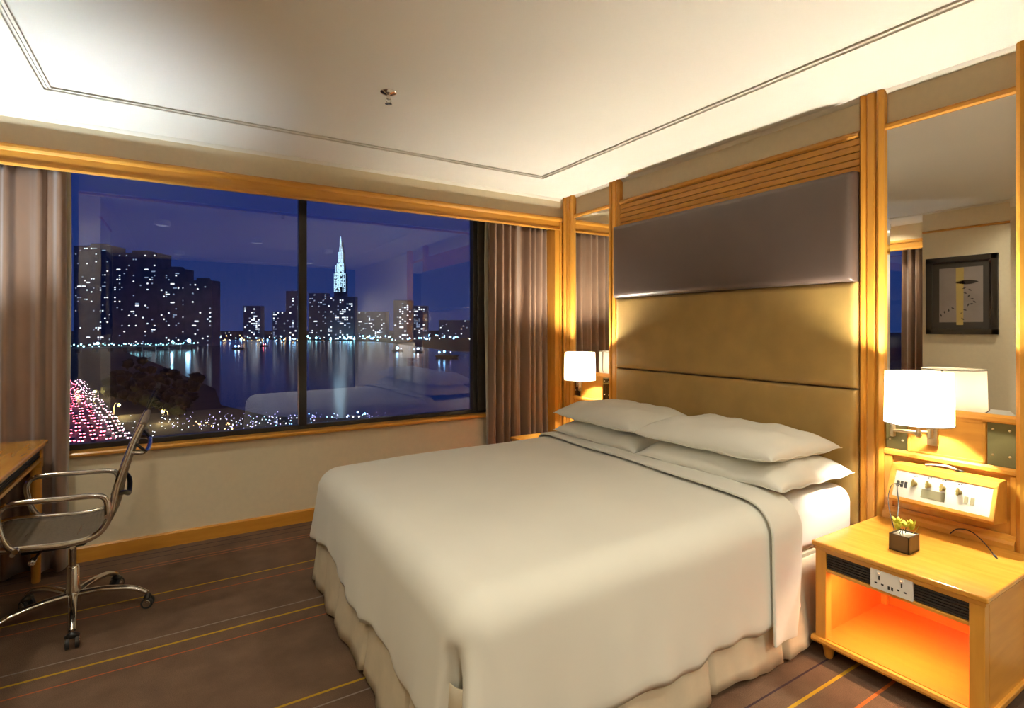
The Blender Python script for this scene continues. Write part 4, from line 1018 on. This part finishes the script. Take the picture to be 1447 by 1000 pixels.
boat(591, 497, 20, 'boat with a white lamp beside the reflected lampshade', [(0, 1, 1.9, 'lamp_white'), (-.3, 0, 1.0, 'lamp_blue')])
boat(632, 505, 34, 'small boat with a row of violet blue lamps', [(-.3, 0, 1.3, 'lamp_blue'), (-.1, 1, 1.4, 'lamp_blue'), (.15, 0, 1.0, 'lamp_violet')])
boat(337, 493, 26, 'boat with pale blue deck lamps in mid river', [(-.15, 0, 1.6, 'lamp_blue'), (.1, 0, 1.6, 'lamp_white')])
boat(373, 489, 20, 'boat with red and white lamps in front of the far bank', [(0, 0, .9, 'tail'), (.25, 0, .9, 'lamp_white')])
boat(690, 508, 24, 'boat with blue lamps seen through the narrow pane', [(-.1, 0, 1.4, 'lamp_blue'), (.2, 1, 1.4, 'lamp_teal')])
boat(507, 594, 10, 'little boat outlined in blue lamps by the near bank', [(-.45, -.3, .30, 'lamp_white'), (-.2, -.3, .30, 'lamp_white'), (.05, -.3, .30, 'lamp_white'), (.3, 1.0, .40, 'lamp_blue'), (0, 1.6, .42, 'lamp_blue')])
# road, cars, street lamps at the lower left
rp = [gz(a, b, ZG + .3) for a, b in ((70, 536), (99, 536), (130, 572), (165, 612), (196, 660), (60, 760), (-40, 640), (20, 560))]
bm = new(); f = bm.faces.new([bm.verts.new(v) for v in rp]); f.normal_update()
if f.normal.z < 0: f.normal_flip()
bmesh.ops.triangulate(bm, faces=bm.faces)
rd = obj('road', bm, 'road'); tag(rd, 'wide road full of evening traffic at the lower left', 'road', kind='structure')
def car_mesh_parts():
    root = thing('car', 'car in the dense evening traffic on the road', 'car', (0, 0, 0), 'cars on the road')
    bm = new(); prism(bm, [(-2.1, .35), (-2.15, .8), (-1.2, .95), (1.5, .95), (2.1, .78), (2.15, .35)], 'y', -.85, .85); obj('car_body', bm, 'car_dark', root)
    bm = new(); prism(bm, [(-1.5, .95), (-1.0, 1.45), (.5, 1.45), (1.2, .95)], 'y', -.75, .75); obj('cabin', bm, 'car_glass', root)
    bm = new(); box(bm, -2.22, -2.14, -.8, -.25, .55, .85); box(bm, -2.22, -2.14, .25, .8, .55, .85); obj('tail_lights', bm, 'tail', root)
    bm = new(); box(bm, 2.14, 2.22, -.8, -.3, .5, .8); box(bm, 2.14, 2.22, .3, .8, .5, .8); obj('head_lights', bm, 'head', root)
    return root
proto = car_mesh_parts()
e0, e1 = gz(84, 538, ZG + .3), gz(126, 650, ZG + .3)
rdv = (e1 - e0); rl = rdv.length; rdn = rdv.normalized(); rsd = Vector((-rdn.y, rdn.x, 0))
if rsd.dot(RGT) < 0: rsd = -rsd
k = 0; first = True
for lane in range(-4, 5):
    s = rng.uniform(0, 9)
    while s < rl:
        w = 1.0 if rsd is not None else 1
        q = e0 + rdn * s + rsd * (lane * 3.2 + rng.uniform(-.7, .7))
        d = (q - CAM).dot(FWD); px = CX + FPX * (q - CAM).dot(RGT) / d; py = HY + FPX * (CAM.z - q.z) / d
        if 88 < px < 190 and 536 < py < 640:
            c_ = proto if first else copy_tree(proto)
            first = False
            c_.location = q; c_.rotation_euler = (0, 0, math.atan2(rdn.y, rdn.x) + (pi if lane < 3 else 0))
        s += rng.uniform(7, 12)
def street_lamp(px, py, depth, label, power, aim):
    q = at_depth(px, py, depth); g = Vector((q.x, q.y, ZG)); root = thing('street_lamp', label, 'street lamp', g, 'yellow street lamps')
    a = RGT * 2.2 * aim
    bm = new(); tube(bm, bez([g - a, g - a + Vector((0, 0, (q.z - ZG) * .85)), q - a * .5 + Vector((0, 0, .9)), q + Vector((0, 0, .5))], 6), .14, 8); obj('pole', bm, 'steel', root, smooth=True)
    bm = new(); oriented_box(bm, q - FWD * .4, 1.4, .8, .25, q.z + .25); obj('lamp_hood', bm, 'steel', root)
    bm = new(); bmesh.ops.create_icosphere(bm, subdivisions=2, radius=.62, matrix=Matrix.Translation(q)); obj('lamp_globe', bm, 'street', root, smooth=True)
    light('street_glow', 'POINT', q - Vector((0, 0, 1.2)), power, (1.0, .72, .25), root, shadow_soft_size=.7)
street_lamp(168, 572, 240, 'brightest yellow street lamp, beside the road', 9000, 1)
street_lamp(134, 553, 300, 'yellow street lamp standing among the trees', 7000, -1)
street_lamp(110, 553, 310, 'dimmer yellow street lamp by the curtain edge', 3500, 1)
street_lamp(230, 581, 225, 'yellow street lamp right of the office chair back', 5000, -1)
def crowd(n, px0, px1, f0, f1, r):
    out = []
    for _ in range(n):
        px = rng.uniform(px0, px1); t = (px - 180) / 520; py = rng.uniform(f0(t), f1(t))
        p_ = gz(px, py); d = (p_ - CAM).dot(FWD); p_.z = ZG + rng.uniform(.5, 2); out.append((p_, rng.uniform(.35, 1.0) * r * d / FPX))
    return out
dots('motorbike_lights', 'many small white lights of motorbikes on the riverside street', 'lights', 'lamp_white', crowd(150, 165, 430, lambda t: 592, lambda t: 635, .8))
dots('motorbike_lights', 'many small violet lights sprinkled along the near bank', 'lights', 'lamp_violet', crowd(150, 240, 560, lambda t: 586, lambda t: 612, .9))
dots('motorbike_lights', 'small blue lights clustered at the near bank', 'lights', 'lamp_blue', crowd(60, 330, 545, lambda t: 590, lambda t: 612, .7))
dots('motorbike_lights', 'a few amber lights on the near bank', 'lights', 'lamp_amber', crowd(14, 270, 330, lambda t: 600, lambda t: 612, 1.2))
# dark trees of the riverside park
def tree(q, r, label):
    root = thing('park_tree', label, 'tree', q, 'riverside park trees')
    bm = new(); bmesh.ops.create_icosphere(bm, subdivisions=3, radius=r)
    for v in bm.verts:
        n_ = v.co.normalized(); k_ = 1 + .22 * sin(7 * n_.x + 3 * n_.z) * cos(6 * n_.y - 2) + .13 * sin(15 * n_.x - 11 * n_.z) + .09 * cos(19 * n_.y + 8 * n_.z); v.co = Vector((v.co.x * k_, v.co.y * k_, v.co.z * k_ * .8)) + q + Vector((0, 0, r * 1.15))
    obj('crown', bm, 'foliage', root, smooth=True)
    bm = new(); tube(bm, [q, q + Vector((0, 0, r * .9))], [.45, .3], 8); obj('trunk', bm, 'bark', root)
    return root
tproto = tree(gz(200, 540), 3.6, 'dark broad tree in the riverside park')
for (px, py) in [(185 + rng.uniform(-6, 6) + 13 * i - 7 * j, 512 + 10 * j + 3.2 * i + rng.uniform(-3, 3)) for j in range(6) for i in range(9)]:
    bank = 497 + (px - 176) * .405 + 6
    if px > 296 or py < bank or px < 120: continue
    c_ = copy_tree(tproto); c_.location = gz(px, py); k_ = rng.uniform(.7, 1.25); c_.scale = (k_, k_, k_ * rng.uniform(.85, 1.15)); c_.rotation_euler = (0, 0, rng.uniform(0, 6.28))
